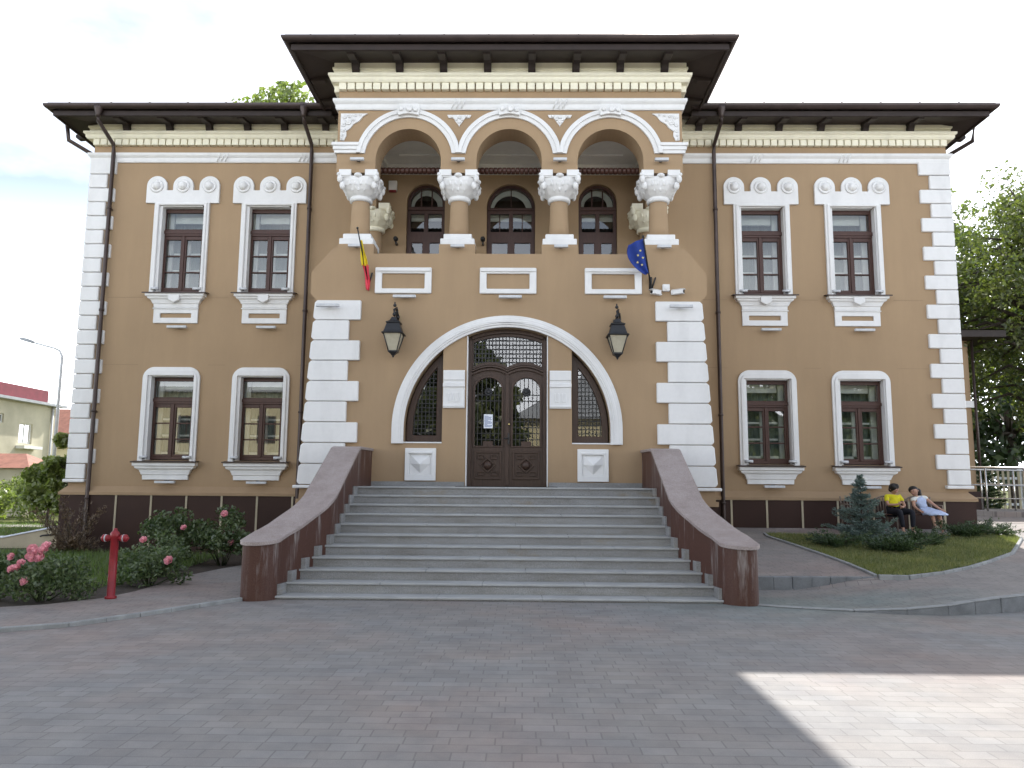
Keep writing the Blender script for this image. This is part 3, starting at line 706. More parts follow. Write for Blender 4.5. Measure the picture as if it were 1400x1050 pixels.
# columns
def column(x, y, back=False):
    k = .92 if back else 1
    mb = MB().lathe([(.205*k, 6.70), (.203*k, 6.9), (.192*k, 7.2), (.185*k, 7.52)], (x, y, 0), 28)
    cl = part(mb, 'column', M['tan'])
    mb = MB().box(x-.29, x+.29, y-.29, y+.29, 6.60, 6.715).box(x-.35, x+.35, y-.35, y+.35, 6.47, 6.60) if not back else MB().lathe([(.27, 6.5), (.27, 6.6), (.22, 6.7)], (x, y, 0), 24)
    part(mb, 'column_base', M['white'], cl, .012)
    mb = MB().lathe([(.20, 7.46), (.235, 7.48), (.24, 7.53), (.215, 7.57), (.24, 7.60)], (x, y, 0), 28)
    rings = []
    for z, a, p in ((7.55, .21, 2), (7.60, .275, 2.2), (7.67, .335, 2.5), (7.75, .375, 3), (7.84, .395, 3.6), (7.92, .39, 5)):
        rg = []
        for i in range(40):
            t = 2*math.pi*i/40; c, s_ = math.cos(t), math.sin(t); q = (abs(c)**p+abs(s_)**p)**(-1/p); flu = 1+.022*math.sin(i*math.pi/1.0*1.0) if False else 1+.02*(1 if i % 4 < 2 else -1)
            rg.append((x+c*q*a*flu, y+s_*q*a*flu, z))
        rings.append(rg)
    mb.loft(rings)
    for sx_ in (-1, 1):
        for sy_ in (-1, 1):
            cx_, cy_ = x+sx_*.27, y+sy_*.27
            mb.box(cx_-.125, cx_+.125, cy_-.125, cy_+.125, 7.90, 8.06)
            mb.box(cx_+sx_*.015-.13, cx_+sx_*.015+.13, cy_+sy_*.015-.13, cy_+sy_*.015+.13, 7.925, 7.965)
            mb.ball((x+sx_*.375, y+sy_*.375, 7.87), .060, 10, 6, sz=1.5); mb.ball((x+sx_*.33, y+sy_*.33, 7.74), .060, 10, 6, sz=1.5)
            mb.ball((x+sx_*.40, y+sy_*.40, 7.955), .040, 8, 6)
    for i in range(4):
        t = math.pi/2*i; c, s_ = math.cos(t), math.sin(t)
        mb.ball((x+c*.37, y+s_*.37, 7.94), .085, 14, 8, sz=.62)
        for q, zz, aa, rr in ((-.06, 7.79, .365, .034), (.06, 7.79, .365, .034), (-.17, 7.80, .355, .036), (.17, 7.80, .355, .036), (0, 7.68, .315, .030), (-.12, 7.68, .30, .030), (.12, 7.68, .30, .030)):
            mb.ball((x+c*aa-s_*q, y+s_*aa+c*q, zz), rr, 8, 8, sz=1.9)
    # rest of the pier between capital and arch springing is plaster: core block
    part(mb, 'capital', M['white'] if not back else M['cream'], cl)
    part(MB().box(x-.15, x+.15, y-.15, y+.15, 7.9, 8.01), 'capital_core', M['tan'], cl)
CX = (-3.13, -1.05, 1.05, 3.13)
for x in CX: column(x, B+.36)
for x in (-3.2, 3.2): column(x, W-.30, True)

# lower porch wall with arch openings and shoulders
R0, R1, ZC = 2.05, 2.285, 2.69
aw = math.degrees(math.acos(1.29/R0)); ad = math.degrees(math.acos(.81/R0))
hL = [(-R0, 2.42)] + arc(0, ZC, R0, 180, 180-aw, 16) + [(-1.29, 2.42)]
hR = [(1.29, 2.42)] + arc(0, ZC, R0, aw, 0, 16) + [(R0, 2.42)]
hD = [(-.81, 1.5)] + arc(0, ZC, R0, 180-ad, ad, 16) + [(.81, 1.5)]
par = 6.27
out = [(-4.10, 1.2), (-3.86, 5.25), (-4.02, 5.43), (-4.02, 5.87), (-3.60, 6.38), (-3.50, 6.38), (-3.50, 6.38)]
out = out[:-1]
for c in CX:
    a, b = c-.37, c+.37
    if c == CX[0]: out += [(-3.50, 6.47), (b, 6.47), (b, par)]
    elif c == CX[3]: out += [(a, par), (a, 6.47), (3.50, 6.47)]
    else: out += [(a, par), (a, 6.47), (b, 6.47), (b, par)]
out += [(3.50, 6.38), (3.60, 6.38), (4.02, 5.87), (4.02, 5.43), (3.86, 5.25), (4.10, 1.2)]
hD2 = hD
mb = MB().plate([(p[0], p[1]) for p in out], B, B+.38, [hL, hR, [(p[0], max(p[1], 1.5)) for p in hD2]])
for s_ in (-1, 1):
    side = [(s_*4.10, 1.2), (s_*3.86, 5.25), (s_*4.02, 5.43), (s_*4.02, 5.87), (s_*3.60, 6.38), (s_*3.42, 6.38), (s_*3.42, 1.2)]
    mb.plate(side, B+.38, W)
part(mb, 'porch_lower_wall', M['tan'])
part(MB().box(-4.13, 4.13, B+.06, W-.11, -.05, 1.19), 'porch_plinth', M['granite'])
part(MB().box(-4.16, -3.42, B+.04, W-.11, 1.195, 1.29), 'porch_ledge', M['tan']); part(MB().box(3.42, 4.16, B+.04, W-.11, 1.195, 1.29), 'porch_ledge', M['tan'])
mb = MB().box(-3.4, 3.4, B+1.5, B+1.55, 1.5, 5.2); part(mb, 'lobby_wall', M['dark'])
for s_ in (-1, 1):      # battered quoins
    mb = MB(); n = 9; hh = (5.28-1.57)/n
    for i in range(n):
        z1 = 5.28-i*hh-.006; z0 = 5.28-(i+1)*hh+.006; zm = (z0+z1)/2
        ex = lambda z: 3.86+(5.25-z)*.059
        ins = 2.97 if i % 2 == 0 else 3.20
        pts = [(s_*ins, z0), (s_*ins, z1), (s_*(ex(z1)+.0), z1), (s_*(ex(z1-.05)+.045), z1-.05), (s_*(ex(z0+.05)+.05), z0+.05), (s_*(ex(z0)+.0), z0)]
        mb.plate(pts, B-.075, B+.45)
    mb.plate([(s_*3.2, 1.50), (s_*3.2, 1.56), (s_*4.2, 1.56), (s_*4.2, 1.50)], B-.09, B+.5)
    part(mb, 'battered_quoins', M['white'], bevel=.012)
# big arch trim (three steps)
for r0, r1, y0, y1 in ((R0, R1, B-.06, B), (R0+.05, R0+.185, B-.085, B-.06), (R0+.085, R0+.14, B-.10, B-.085)):
    pts = [(-r1, 2.39)] + arc(0, ZC, r1, 180, 0, 56) + [(r1, 2.39), (r0, 2.39)] + arc(0, ZC, r0, 0, 180, 56) + [(-r0, 2.39)]
    part(MB().plate(pts, y0, y1), 'entrance_arch_moulding', M['white'], bevel=.006)
# reveal lining beside the door, pier blocks
mb = MB().box(-.812, -.795, B-.012, B+.24, 1.56, 4.56); part(mb, 'door_reveal', M['white'])
mb = MB().box(.795, .812, B-.012, B+.24, 1.56, 4.56); part(mb, 'door_reveal', M['white'])
for s_ in (-1, 1):
    c = s_*1.06; x0, x1 = c-.215, c+.215
    mb = MB().box(x0, x1, B-.05, B, 3.10, 3.86).box(x0-.005, x1+.005, B-.08, B-.05, 3.52, 3.60).box(x0, x1, B-.07, B-.05, 3.66, 3.84).box(x0, x1, B-.065, B-.05, 3.12, 3.16)
    for k in (-.07, .07): mb.plate([(c+k-.045, 3.40), (c+k-.045, 3.22), (c+k+.045, 3.22), (c+k+.045, 3.40), (c+k+.025, 3.40), (c+k+.025, 3.25), (c+k-.025, 3.25), (c+k-.025, 3.40)], B-.062, B-.05)
    part(mb, 'pier_block', M['white'], bevel=.008)
    c = s_*1.70
    mb = MB().plate(rect(c-.305, c+.305, 1.665, 2.30), B-.05, B, [rect(c-.215, c+.215, 1.78, 2.19)])
    mb.box(c-.215, c+.215, B-.022, B, 1.78, 2.19)
    mb.box(c-.235, c+.235, B-.07, B-.05, 2.19, 2.235)
    mb.add([(c-.20, B-.022, 2.0), (c+.20, B-.022, 2.0), (c, B-.022, 1.80), (c, B-.13, 1.985)], [(0, 1, 3), (1, 2, 3), (2, 0, 3)])
    mb.add([(c-.20, B-.022, 2.17), (c+.20, B-.022, 2.17), (c+.20, B-.022, 2.0), (c-.20, B-.022, 2.0), (c, B-.13, 1.985)], [(0, 1, 4), (1, 2, 4), (3, 0, 4)])
    part(mb, 'carved_panel', M['white'], bevel=.006)
part(MB().box(-2.66, -.83, B-.03, B, 1.545, 1.645), 'granite_skirting', M['steps']); mb = MB().box(.83, 2.66, B-.03, B, 1.545, 1.645); part(mb, 'granite_skirting', M['steps'])
mb = MB()
for c in (-2.13, 0, 2.13):
    m2 = MB().plate(rect(c-.575, c+.575, 5.43, 5.965), B-.05, B, [rect(c-.435, c+.435, 5.53, 5.845)])
    m2.box(c-.57, c+.57, B-.075, B-.05, 5.88, 5.962)
    part(m2, 'parapet_panel', M['white'], bevel=.012)

# ---- side lights and the door
def lattice(poly, xs, zs, y, r=.006):
    mb = MB()
    def cut(fix, vert):
        c = []
        for i in range(len(poly)):
            a, b = poly[i], poly[(i+1) % len(poly)]; u, v = (0, 1) if vert else (1, 0)
            if (a[u] > fix) != (b[u] > fix): c.append(a[v]+(b[v]-a[v])*(fix-a[u])/(b[u]-a[u]))
        return sorted(c)
    for x in xs:
        c = cut(x, True)
        for a, b in zip(c[::2], c[1::2]): mb.box(x-r, x+r, y, y+.012, a, b)
    for z in zs:
        c = cut(z, False)
        for a, b in zip(c[::2], c[1::2]): mb.box(a, b, y+.012, y+.022, z-r, z+r)
    return mb
def fr(a, b, s_): 
    v = []; x = a
    while x < b: v.append(x); x += s_
    return v
def inset_side(s_, d):
    r = R0-.02-d; a0 = math.degrees(math.acos((1.30+d)/r))
    p = [(-r, 2.44+d)] + [q for q in arc(0, ZC, r, 180, 180-a0, 16) if q[1] > 2.44+d] + [(-1.30-d, 2.44+d)]
    return [(s_*-1*q[0], q[1]) for q in p]
for s_ in (-1, 1):
    y = B+.20
    wn = part(MB().plate(inset_side(s_, 0), y, y+.09, [inset_side(s_, .13)]), 'side_window', M['doorwood'], bevel=.012)
    ii = inset_side(s_, .13)
    part(MB().add([(p[0], y+.05, p[1]) for p in inset_side(s_, .11)], [tuple(range(len(ii)))] if len(inset_side(s_, .11)) == len(ii) else [tuple(range(len(inset_side(s_, .11))))]), 'pane', M['glass'], wn)
    xs = [s_*v for v in fr(1.50, 1.95, .075)]
    part(lattice(ii, xs, fr(2.62, 4.2, .085), y+.015, .008), 'grille', M['iron'], wn)
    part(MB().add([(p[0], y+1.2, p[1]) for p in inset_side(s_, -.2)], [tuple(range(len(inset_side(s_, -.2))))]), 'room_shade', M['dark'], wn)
    ledge = MB(); a, b = sorted((s_*1.29, s_*2.06)); ledge.box(a, b, B-.02, B+.2, 2.40, 2.425); part(ledge, 'window_ledge', M['white'])
yd = B+.24
def hump(x, base, amp):       # double-hump line over the two leaves
    return base+amp*abs(math.sin(math.pi*min(1, abs(x)/.70)))**.8
dtop = [(-.78, 1.56)] + [(x, z) for x, z in arc(0, ZC, R0, 180-math.degrees(math.acos(.78/R0)), math.degrees(math.acos(.78/R0)), 16)] + [(.78, 1.56)]
NX = 33; xsg = [-.69+1.38*i/(NX-1) for i in range(NX)]
tr_out = [(x, hump(x, 3.97, .10)) for x in xsg] + [(x, ZC-.02+math.sqrt((R0-.12)**2-x*x)) for x in reversed(xsg)]
leafh = []
for s_ in (-1, 1):
    c = s_*.385; rr = .27
    leafh.append([(c-rr, 2.37), (c-.10, 2.37), (c-.10, 2.46), (c+.10, 2.46), (c+.10, 2.37), (c+rr, 2.37)] + arc(c, 3.50, rr, 0, 180, 16, .25))
door = part(MB().plate(dtop, yd, yd+.08, [tr_out]+leafh), 'entrance_door', M['doorwood'], bevel=.006)
part(MB().add([(-.75, yd+.05, 2.3), (.75, yd+.05, 2.3), (.75, yd+.05, 4.55), (0, yd+.05, 4.74), (-.75, yd+.05, 4.55)], [(0, 1, 2, 3, 4)]), 'pane', M['glass'], door)
mb = MB()    # outer frame and curved rail mouldings
mb.box(-.79, -.725, yd-.06, yd, 1.56, 4.50).box(.725, .79, yd-.06, yd, 1.56, 4.50)
for dz, th, yy in ((3.80, .035, .055), (3.86, .03, .075), (3.905, .025, .04)):
    pts = [(x, hump(x, dz, .10)) for x in xsg]; pts = [(-.725, pts[0][1])]+pts+[(.725, pts[-1][1])]
    mb.plate(pts+[(x, z+th) for x, z in reversed(pts)], yd-yy, yd)
pts = [(x, ZC+math.sqrt((R0-.005)**2-x*x)) for x in [-.72+1.44*i/20 for i in range(21)]]
mb.plate(pts+[(x, z-.075) for x, z in reversed(pts)], yd-.06, yd)
mb.box(-.035, .035, yd-.045, yd, 1.58, 3.80)
part(mb, 'door_frame', M['doorwood'], door, .008)
for s_ in (-1, 1):
    c = s_*.385
    mb = MB().plate([(c+s1[0], s1[1]) for s1 in [(-.31, 2.34), (.31, 2.34)]] + [(c+.31, 3.52)] + arc(c, 3.52, .31, 0, 180, 16, .27)[1:-1] + [(c-.31, 3.52)], yd-.022, yd, [[(p[0], p[1]) for p in leafh[(s_+1)//2]]])
    z0, z1 = 1.70, 2.26
    mb.plate(rect(c-.27, c+.27, z0, z1), yd-.03, yd, [rect(c-.235, c+.235, z0+.035, z1-.035)])
    for a, b, p, q in ((-.2, -.06, .40, .49), (.06, .2, .40, .49), (-.2, -.06, .07, .16), (.06, .2, .07, .16)):
        mb.plate([(c+a, z0+p), (c+b, z0+p), (c+b, z0+q), (c+a, z0+q)], yd-.03, yd, [[(c+a+.02, z0+p+.02), (c+b-.02, z0+p+.02), (c+b-.02, z0+q-.02), (c+a+.02, z0+q-.02)]])
    cz = (z0+z1)/2
    mb.plate([(c-.17, cz), (c, cz-.16), (c+.17, cz), (c, cz+.16)], yd-.04, yd, [[(c-.13, cz), (c, cz-.12), (c+.13, cz), (c, cz+.12)]])
    mb.lathe([(.085, 0), (.085, -.03), (.075, -.045), (.06, -.06), (.035, -.08), (.003, -.085)], (c, yd, cz), 20, 'Y')
    part(mb, 'door_leaf_panel', M['doorwood'], door, .005)
    P_ = leafh[(s_+1)//2]
    gr = lattice(P_, [c+k*.085 for k in (-2.5, -1.5, -.5, .5, 1.5, 2.5)], [2.50, 2.62, 2.74, 2.86, 3.28, 3.40], yd+.01, .008)
    for k in (-1.5, -.5, .5, 1.5):
        for z in (2.56, 2.80, 3.34): gr.ball((c+k*.085, yd+.016, z), .015, 8, 6)
    for i in range(10):
        t = math.pi*2*i/10; gr.ball((c+.06*math.cos(t), yd+.012, 3.46+.06*math.sin(t)), .03, 8, 6, sy=.5)
    gr.ball((c, yd+.01, 3.46), .045, 10, 6, sy=.6)
    part(gr, 'grille', M['iron'], door)
part(lattice(tr_out, [-.66+.0695*i for i in range(20)], [4.07, 4.16, 4.25, 4.34, 4.43, 4.52], yd+.012, .010), 'transom_grille', M['iron'], door)
mb = MB().box(.015, .05, yd-.075, yd-.045, 2.40, 2.62).tube([(.033, yd-.06, 2.52), (.033, yd-.12, 2.52), (-.06, yd-.125, 2.51)], .011); part(mb, 'door_handle', M['iron'], door)
part(MB().ball((.04, yd-.07, 2.80), .022), 'door_knob', M['brass'], door)
part(MB().box(-1.0, 1.0, B-.06, B+.24, 1.551, 1.56), 'door_threshold', M['dark'], door)

# ---- downpipes
def pipe(x, bot, bend=True, xt=None):
    mb = MB(); xt = xt or x
    ye = W-.80-.10
    mb.lathe([(.05, 10.05), (.055, 10.11), (.10, 10.25), (.115, 10.33)], (xt, ye, 0), 14)
    mb.tube([(xt, ye, 10.1), (xt, ye+.02, 9.98), (x, W-.16, 9.72), (x, W-.12, 9.55), (x, W-.12, bot+.18), (x, W-.14, bot+.06), (x, W-.28, bot)], .047, 12)
    for z in (8.1, 5.6, 3.2, 1.2):
        mb.lathe([(.06, z), (.06, z+.05)], (x, W-.12, 0), 12).box(x-.02, x+.02, W-.09, W, z, z+.04)
    part(mb, 'downpipe', M['pipe'])
pipe(-9.66, .25); pipe(-4.83, .25); pipe(4.86, .7)
for s_, X in ((-1, XL), (1, XR)):
    mb = MB().tube([(X+s_*.62, W-.2, 10.3), (X+s_*.60, W-.1, 9.85), (X+s_*.15, W+.3, 9.62), (X+s_*.12, W+.4, 9.4), (X+s_*.12, W+.4, .8)], .05, 10)
    part(mb, 'downpipe', M['pipe'])

# ------------------------------------------------------------------ entrance steps
def iX(y):       # inner face of the flank walls
    P_ = [(10.6, 3.17), (11.02, 3.07), (11.33, 3.03), (11.64, 2.93), (11.95, 2.83), (12.26, 2.72), (12.5, 2.665), (15.6, 2.665)]
    for (a, b), (c, d) in zip(P_, P_[1:]):
        if y <= c: return b+(d-b)*(y-a)/(c-a)
    return 2.665
def cz(y):
    P_ = [(10.6, .76), (11.08, .83), (11.59, .97), (12.14, 1.20), (12.65, 1.46), (14.2, 2.24), (14.3, 2.27), (15.6, 2.29)]
    for (a, b), (c, d) in zip(P_, P_[1:]):
        if y <= c: return b+(d-b)*(y-a)/(c-a)
    return 2.29
stair = empty('entrance_stairs', (0, 11, 0)); tag(stair, 'broad grey granite entrance stairs with eleven treads between curved brown flank walls', 'stairs')
def spart(mb, name, m, parent=None, bevel=0):
    o = mb.build(name, m, parent or stair, bevel); o.matrix_parent_inverse = Matrix.Translation((0, -11, 0)) if parent is None else Matrix(); return o
for k in range(11):
    z1 = .05+.15*k; y0 = 11.02+.31*k; y1 = y0+.36 if k < 10 else B+.3; z0 = z1-.15 if k else -.05
    h_ = iX(y0)+.02
    mb = MB().box(-h_, h_, y0+.02, y1, z0, z1-.032)
    st = spart(mb, 'step', M['steps'])
    xs = sorted([-h_, h_] + [(-2.3+1.45*i+(k*.61) % 1.3) for i in range(4) if abs(-2.3+1.45*i+(k*.61) % 1.3) < h_-.2])
    mb = MB()
    for a, b in zip(xs, xs[1:]): mb.box(a+.002, b-.002, y0-.012, y1-.02, z1-.031, z1)
    spart(mb, 'tread', M['tread'], st, .006)
for s_ in (-1, 1):
    mb = MB()
    for k in range(10):
        z1 = .05+.15*k; y0 = 11.02+.31*k
        a, b = sorted((s_*(iX(y0+.15)-.03), s_*(iX(y0+.15)+.05))); mb.box(a, b, y0+.03, y0+.335, z1+.001, z1+.15)
    spart(mb, 'stair_skirting', M['steps'], bevel=.004)
for s_ in (-1, 1):
    ys = [10.80+.25*(1-math.cos(math.pi/2*i/8)) for i in range(9)] + [11.05+.15*i for i in range(1, 31)]
    ys[-1] = B; ys = [y for y in ys if y <= B]
    def ring(y, grow=0, zt=None, zb=None):
        hwid = .235+grow; yc = 11.05
        if y < yc: hwid = max(.02, hwid*math.sqrt(max(0, 1-((yc-y)/(.25+1e-6))**2)))
        c = iX(y)+.235
        return c-hwid, c+hwid
    rings = []; und = []
    for y in ys:
        a, b = ring(y); t = cz(y)-.05
        zs_ = [0, .25*t, .5*t, .75*t, t]
        rg = [(s_*a, y, z-.02 if z == 0 else z) for z in zs_] + [(s_*b, y, z) for z in reversed(zs_)]
        rings.append(rg); und += [t-z for z in zs_] + [t-z for z in reversed(zs_)]
    mb = MB().loft(rings); o = spart(mb, 'flank_wall', M['railgranite'])
    at = o.data.attributes.new('under', 'FLOAT', 'POINT'); at.data.foreach_set('value', und)
    rings = []
    for y in ys:
        yy = y-.03 if y < 11.3 else y
        a, b = ring(y, .03); t = cz(y)
        rings.append([(s_*a, yy, t-.05), (s_*a, yy, t), (s_*b, yy, t), (s_*b, yy, t-.05)])
    spart(MB().loft(rings), 'coping', M['coping'], bevel=.008)

# ------------------------------------------------------------------ wall fittings
def onwall(px_x, z, y): return (px_x, y, z)
# lanterns
def lantern():
    t = empty('wall_lantern')
    mb = MB().box(-.05, .05, .24, .30, .10, .42)
    mb.tube([(.0, .26, .36), (.03, .20, .50), (.03, .08, .58), (0, -.0, .53), (0, 0, .42)], .026, 8).tube([(.03, .2, .34), (.07, .12, .42), (.05, .03, .50), (0, .0, .46)], .020, 8).ball((.06, .12, .40), .035, 8, 6).tube([(0, .26, .16), (0, .16, .28), (0, .10, .40), (0, .04, .45)], .012, 8)
    mb.ball((0, .05, .63), .035, 10, 8).tube([(0, .05, .63), (0, .05, .70)], [.02, .012], 8).ball((0, .02, .44), .04, 10, 8)
    mb.build('bracket', M['iron'], t)
    mb = MB().loft([[(-a, -a, z), (a, -a, z), (a, a, z), (-a, a, z)] for a, z in ((.215, .03), (.215, .045), (.175, .07), (.125, .24), (.145, .25), (.145, .265), (.08, .30), (.04, .38))])
    mb.build('lantern_roof', M['iron'], t, .006)
    mb = MB(); a0, a1, z0, z1 = .175, .085, .03, -.30
    for sx_ in (-1, 1):
        for sy_ in (-1, 1): mb.tube([(sx_*a0, sy_*a0, z0), (sx_*a1, sy_*a1, z1)], .011, 6)
    mb.loft([[(-a, -a, z), (a, -a, z), (a, a, z), (-a, a, z)] for a, z in ((.095, -.30), (.095, -.325), (.05, -.36), (.02, -.40))]).ball((0, 0, -.41), .022, 8, 6)
    mb.build('lantern_frame', M['iron'], t)
    MB().loft([[(-a, -a, z), (a, -a, z), (a, a, z), (-a, a, z)] for a, z in ((.165, .028), (.08, -.298))]).build('lantern_glass', M['lampglass'], t)
    return t
lt = lantern(); lt.location = (-2.25, B-.30, 4.50); tag(lt, 'black wall lantern with tapered glass, left of the big entrance arch', 'lantern', 'wall lanterns flanking the entrance')
l2 = copy_tree(lt); l2.location = (2.17, B-.30, 4.48); tag(l2, 'black wall lantern with tapered glass, right of the big entrance arch', 'lantern')
# linear floodlights
def bar_light(w_):
    t = empty('linear_floodlight')
    MB().box(-w_/2, w_/2, -.05, .03, -.028, .028).build('housing', M['lightgrey'], t, .006)
    MB().box(-.03, .03, .03, .14, .0, .045).build('mount', M['iron'], t)
    return t
b1 = bar_light(.46); b2 = bar_light(.28); used = set()
def place_bar(src, x, y, z, label):
    o = src if src.name not in used else copy_tree(src); used.add(src.name)
    o.location = (x, y-.14, z); tag(o, label, 'floodlight', 'linear floodlights fixed to the facade')
WN = ['far left', 'second from left', 'third from left', 'far right']
for i, x in enumerate(WX):
    place_bar(b1, x+.1, W, 5.22, f'pale bar floodlight below the apron of the {WN[i]} upper window')
    place_bar(b1, x+.05, W, 1.60 if i < 2 else 1.60, f'pale bar floodlight below the {WN[i]} ground-floor window')
for x, n_ in ((-2.08, 'left'), (.05, 'middle'), (2.15, 'right')): place_bar(b1, x, B, 5.34, f'pale bar floodlight under the {n_} white parapet panel')
for x, n_ in zip(CX, ('far left', 'second', 'third', 'far right')):
    place_bar(b2, x+.02, B-.0, 6.39, f'short pale floodlight on the plinth below the {n_} loggia column')
    place_bar(b2, x, B, 8.23, f'short pale floodlight above the capital of the {n_} loggia column')
place_bar(b1, -3.60, B-.09, 5.13, 'pale bar floodlight across the top white quoin left of the entrance')
place_bar(b1, 3.45, B-.09, 5.14, 'pale bar floodlight across the top white quoin right of the entrance')
sp = empty('sill_spotlight')
MB().tube([(-.09, 0, .0), (.09, 0, .0)], .032, 12).build('lamp_tube', M['lightgrey'], sp); MB().box(-.02, .02, -.02, .02, -.05, 0).build('bracket', M['iron'], sp)
first = True
for i, x in enumerate(WX):
    for z, fl in ((6.10, 'upper'), (2.12, 'ground-floor')):
        for s_, sd in ((-1, 'left'), (1, 'right')):
            o = sp if first else copy_tree(sp); first = False
            o.location = (x+s_*.50, W-.12, z+.05); tag(o, f'tiny pale tube spotlight on the {sd} end of the {WN[i]} {fl} window sill', 'spotlight', 'small spotlights on the window sills')
# security cameras
def seccam(loc, rz, label):
    t = empty('security_camera', loc, rz)
    MB().box(-.045, .045, -.26, -.04, -.04, .045).box(-.055, .055, -.29, -.03, .045, .055).build('camera_housing', M['white'], t, .01)
    MB().lathe([(.032, 0), (.032, -.012)], (0, -.26, 0), 12, 'Y').build('lens', M['dark'], t)
    MB().tube([(0, .0, -.02), (0, -.08, -.03)], .02, 8).build('mount', M['white'], t)
    tag(t, label, 'security camera', 'white security cameras by the right shoulder')
seccam((3.10, B-.02, 5.45), -1.0, 'white security camera aimed left, near the right quoin top')
seccam((3.30, B-.02, 5.46), 1.0, 'white security camera aimed right, near the right quoin top')
jb = MB().box(3.12, 3.26, B-.08, B, 5.49, 5.63).lathe([(.055, 0), (.05, -.015), (.002, -.018)], (3.19, B-.08, 5.56), 16, 'Y').box(3.29, 3.38, B-.06, B, 5.44, 5.52)
tag(jb.build('junction_box', M['white'], None, .008), 'white square junction box between the two security cameras', 'junction box')
ab = MB().box(-2.95, -2.75, W-.10, W, 8.60, 8.84); o = ab.build('alarm_box', M['ceil'], None, .01); tag(o, 'small pale alarm box with red base high on the loggia back wall', 'alarm box')
MB().box(-2.93, -2.77, W-.105, W-.01, 8.57, 8.60).build('red_base', M['red'], o)
# rolled blind across the loggia
bl = empty('rolled_blind', (0, B+.72, 8.34))
mb = MB()
for i in range(60): x = -2.85+i*.096; mb.lathe([(.062, x), (.072, x+.02), (.072, x+.07), (.062, x+.09)], (0, 0, 0), 12, 'X')
mb.build('slatted_roll', M['brownwood'], bl); MB().tube([(-2.95, 0, 0), (2.95, 0, 0)], .03, 8).build('roller_bar', M['iron'], bl)
tag(bl, 'long dark brown ribbed wooden blind rolled up behind the loggia arches', 'blind')
# wall speakers behind the columns
for x, n_ in ((-2.72, 'left'), (-.66, 'second'), (1.42, 'right')):
    t = MB().lathe([(.05, 0), (.06, -.03), (.05, -.12), (.02, -.14)], (x, W-.16, 7.35), 12, 'Y').box(x-.02, x+.02, W-.17, W, 7.25, 7.30)
    tag(t.build('wall_spotlight', M['iron'], None), f'small black wall spotlight on the loggia back wall, {n_} of three', 'spotlight', 'black spotlights in the loggia')
# notice
t = MB().box(-.47, -.29, yd-.035, yd-.031, 2.72, 3.00).build('notice_sheet', M['paper']); tag(t, 'white printed notice sheet taped to the left door leaf glass', 'notice')
mb = MB()
for i in range(11):
    z = 2.965-i*.021; mb.box(-.455, -.455+(.15 if i % 4 else .08)-.01*(i % 3), yd-.037, yd-.0352, z-.006, z+.003)
mb.build('printed_text', M['ink'], t)
# flags
def flag(base, tip, label, cloth):
    t = empty('flag_on_pole', base); base = Vector(base); tip = Vector(tip); d = tip-base
    MB().tube([(0, 0, 0), d], [.017, .013], 8).ball(d, .025, 8, 6).build('pole', M['iron'], t)
    MB().tube([(0, .04, -.10), (0, -.02, .16)], .03, 8).tube([(.02, .04, -.10), (.10, -.03, .15)], .016, 8).build('holder', M['iron'], t)
    cloth(t, d); tag(t, label, 'flag', 'flags on angled poles above the entrance'); return t
def tri_cloth(t, d):
    for name, m, u0, u1, f0, f1 in (('red_cloth', M['fgred'], .44, .0, -.14, .05), ('yellow_cloth', M['fgyellow'], .84, .44, -.045, .03)):
        pass
    # furled cloth hanging along the pole: yellow then red
    def strip(name, m, za, zb, wa, wb, xo):
        n = 14; v = []; f = []; k = 12
        for j in range(n+1):
            tt = j/n; z = za+(zb-za)*tt; w_ = wa+(wb-wa)*tt; c = d*max(0, min(1, (z-.0)/d.z))
            for i in range(k+1):
                u = i/k; v.append((c.x*.8+xo+w_*(u-.5)*1.0+.008*math.sin(9*u+j*.5), c.y*.9-.02+.035*math.sin(u*15+tt*2)*(.6+w_*2), z-.03*u*tt))
        for j in range(n):
            for i in range(k): a = j*(k+1)+i; f.append((a, a+1, a+k+2, a+k+1))
        o = MB().add(v, f, True).build(name, m, t, recalc=False)
        so_ = o.modifiers.new('thick', 'SOLIDIFY'); so_.thickness = .004
    strip('yellow_cloth', M['fgyellow'], .70, .26, .05, .15, -.0)
    strip('red_cloth', M['fgred'], .27, -.20, .13, .07, .012)
def blue_cloth(t, d):
    n = 18; k = 14; v = []; f = []
    for j in range(n+1):
        tt = j/n; z = d.z*(.97-.72*tt); c = d*(z/d.z); w_ = .06+.30*math.sin(math.pi*min(1, .25+tt*.75))**.7 if tt < .999 else .08
        for i in range(k+1):
            u = i/k; v.append((c.x-w_*u, c.y+.03*math.sin(u*9+tt*3)-.03*u, z-.10*u*(1-tt)-.05*u))
    for j in range(n):
        for i in range(k): a = j*(k+1)+i; f.append((a, a+1, a+k+2, a+k+1))
    o = MB().add(v, f, True).build('blue_cloth', M['fgblue'], t, recalc=False)
    so_ = o.modifiers.new('thick', 'SOLIDIFY'); so_.thickness = .004
    mb = MB()
    for (ux, uz) in ((-.11, .60), (-.17, .52), (-.12, .36), (-.20, .40), (-.08, .48)):
        c = d*(uz/d.z); P5 = []
        for q in range(10): rr = .028 if q % 2 == 0 else .012; a = math.pi/2+q*math.pi/5; P5.append((c.x+ux+rr*math.cos(a), uz-.03+rr*math.sin(a)))
        mb.plate(P5, c.y-.075, c.y-.070)
    mb.build('stars', M['fgstar'], t)
flag((-2.86, B-.04, 5.70), (-2.97, B-.62, 6.60), 'furled flag showing yellow over red on a short angled pole', tri_cloth)
flag((2.88, B-.04, 5.62), (2.66, B-.60, 6.45), 'drooping blue flag with small stars on a short angled pole', blue_cloth)

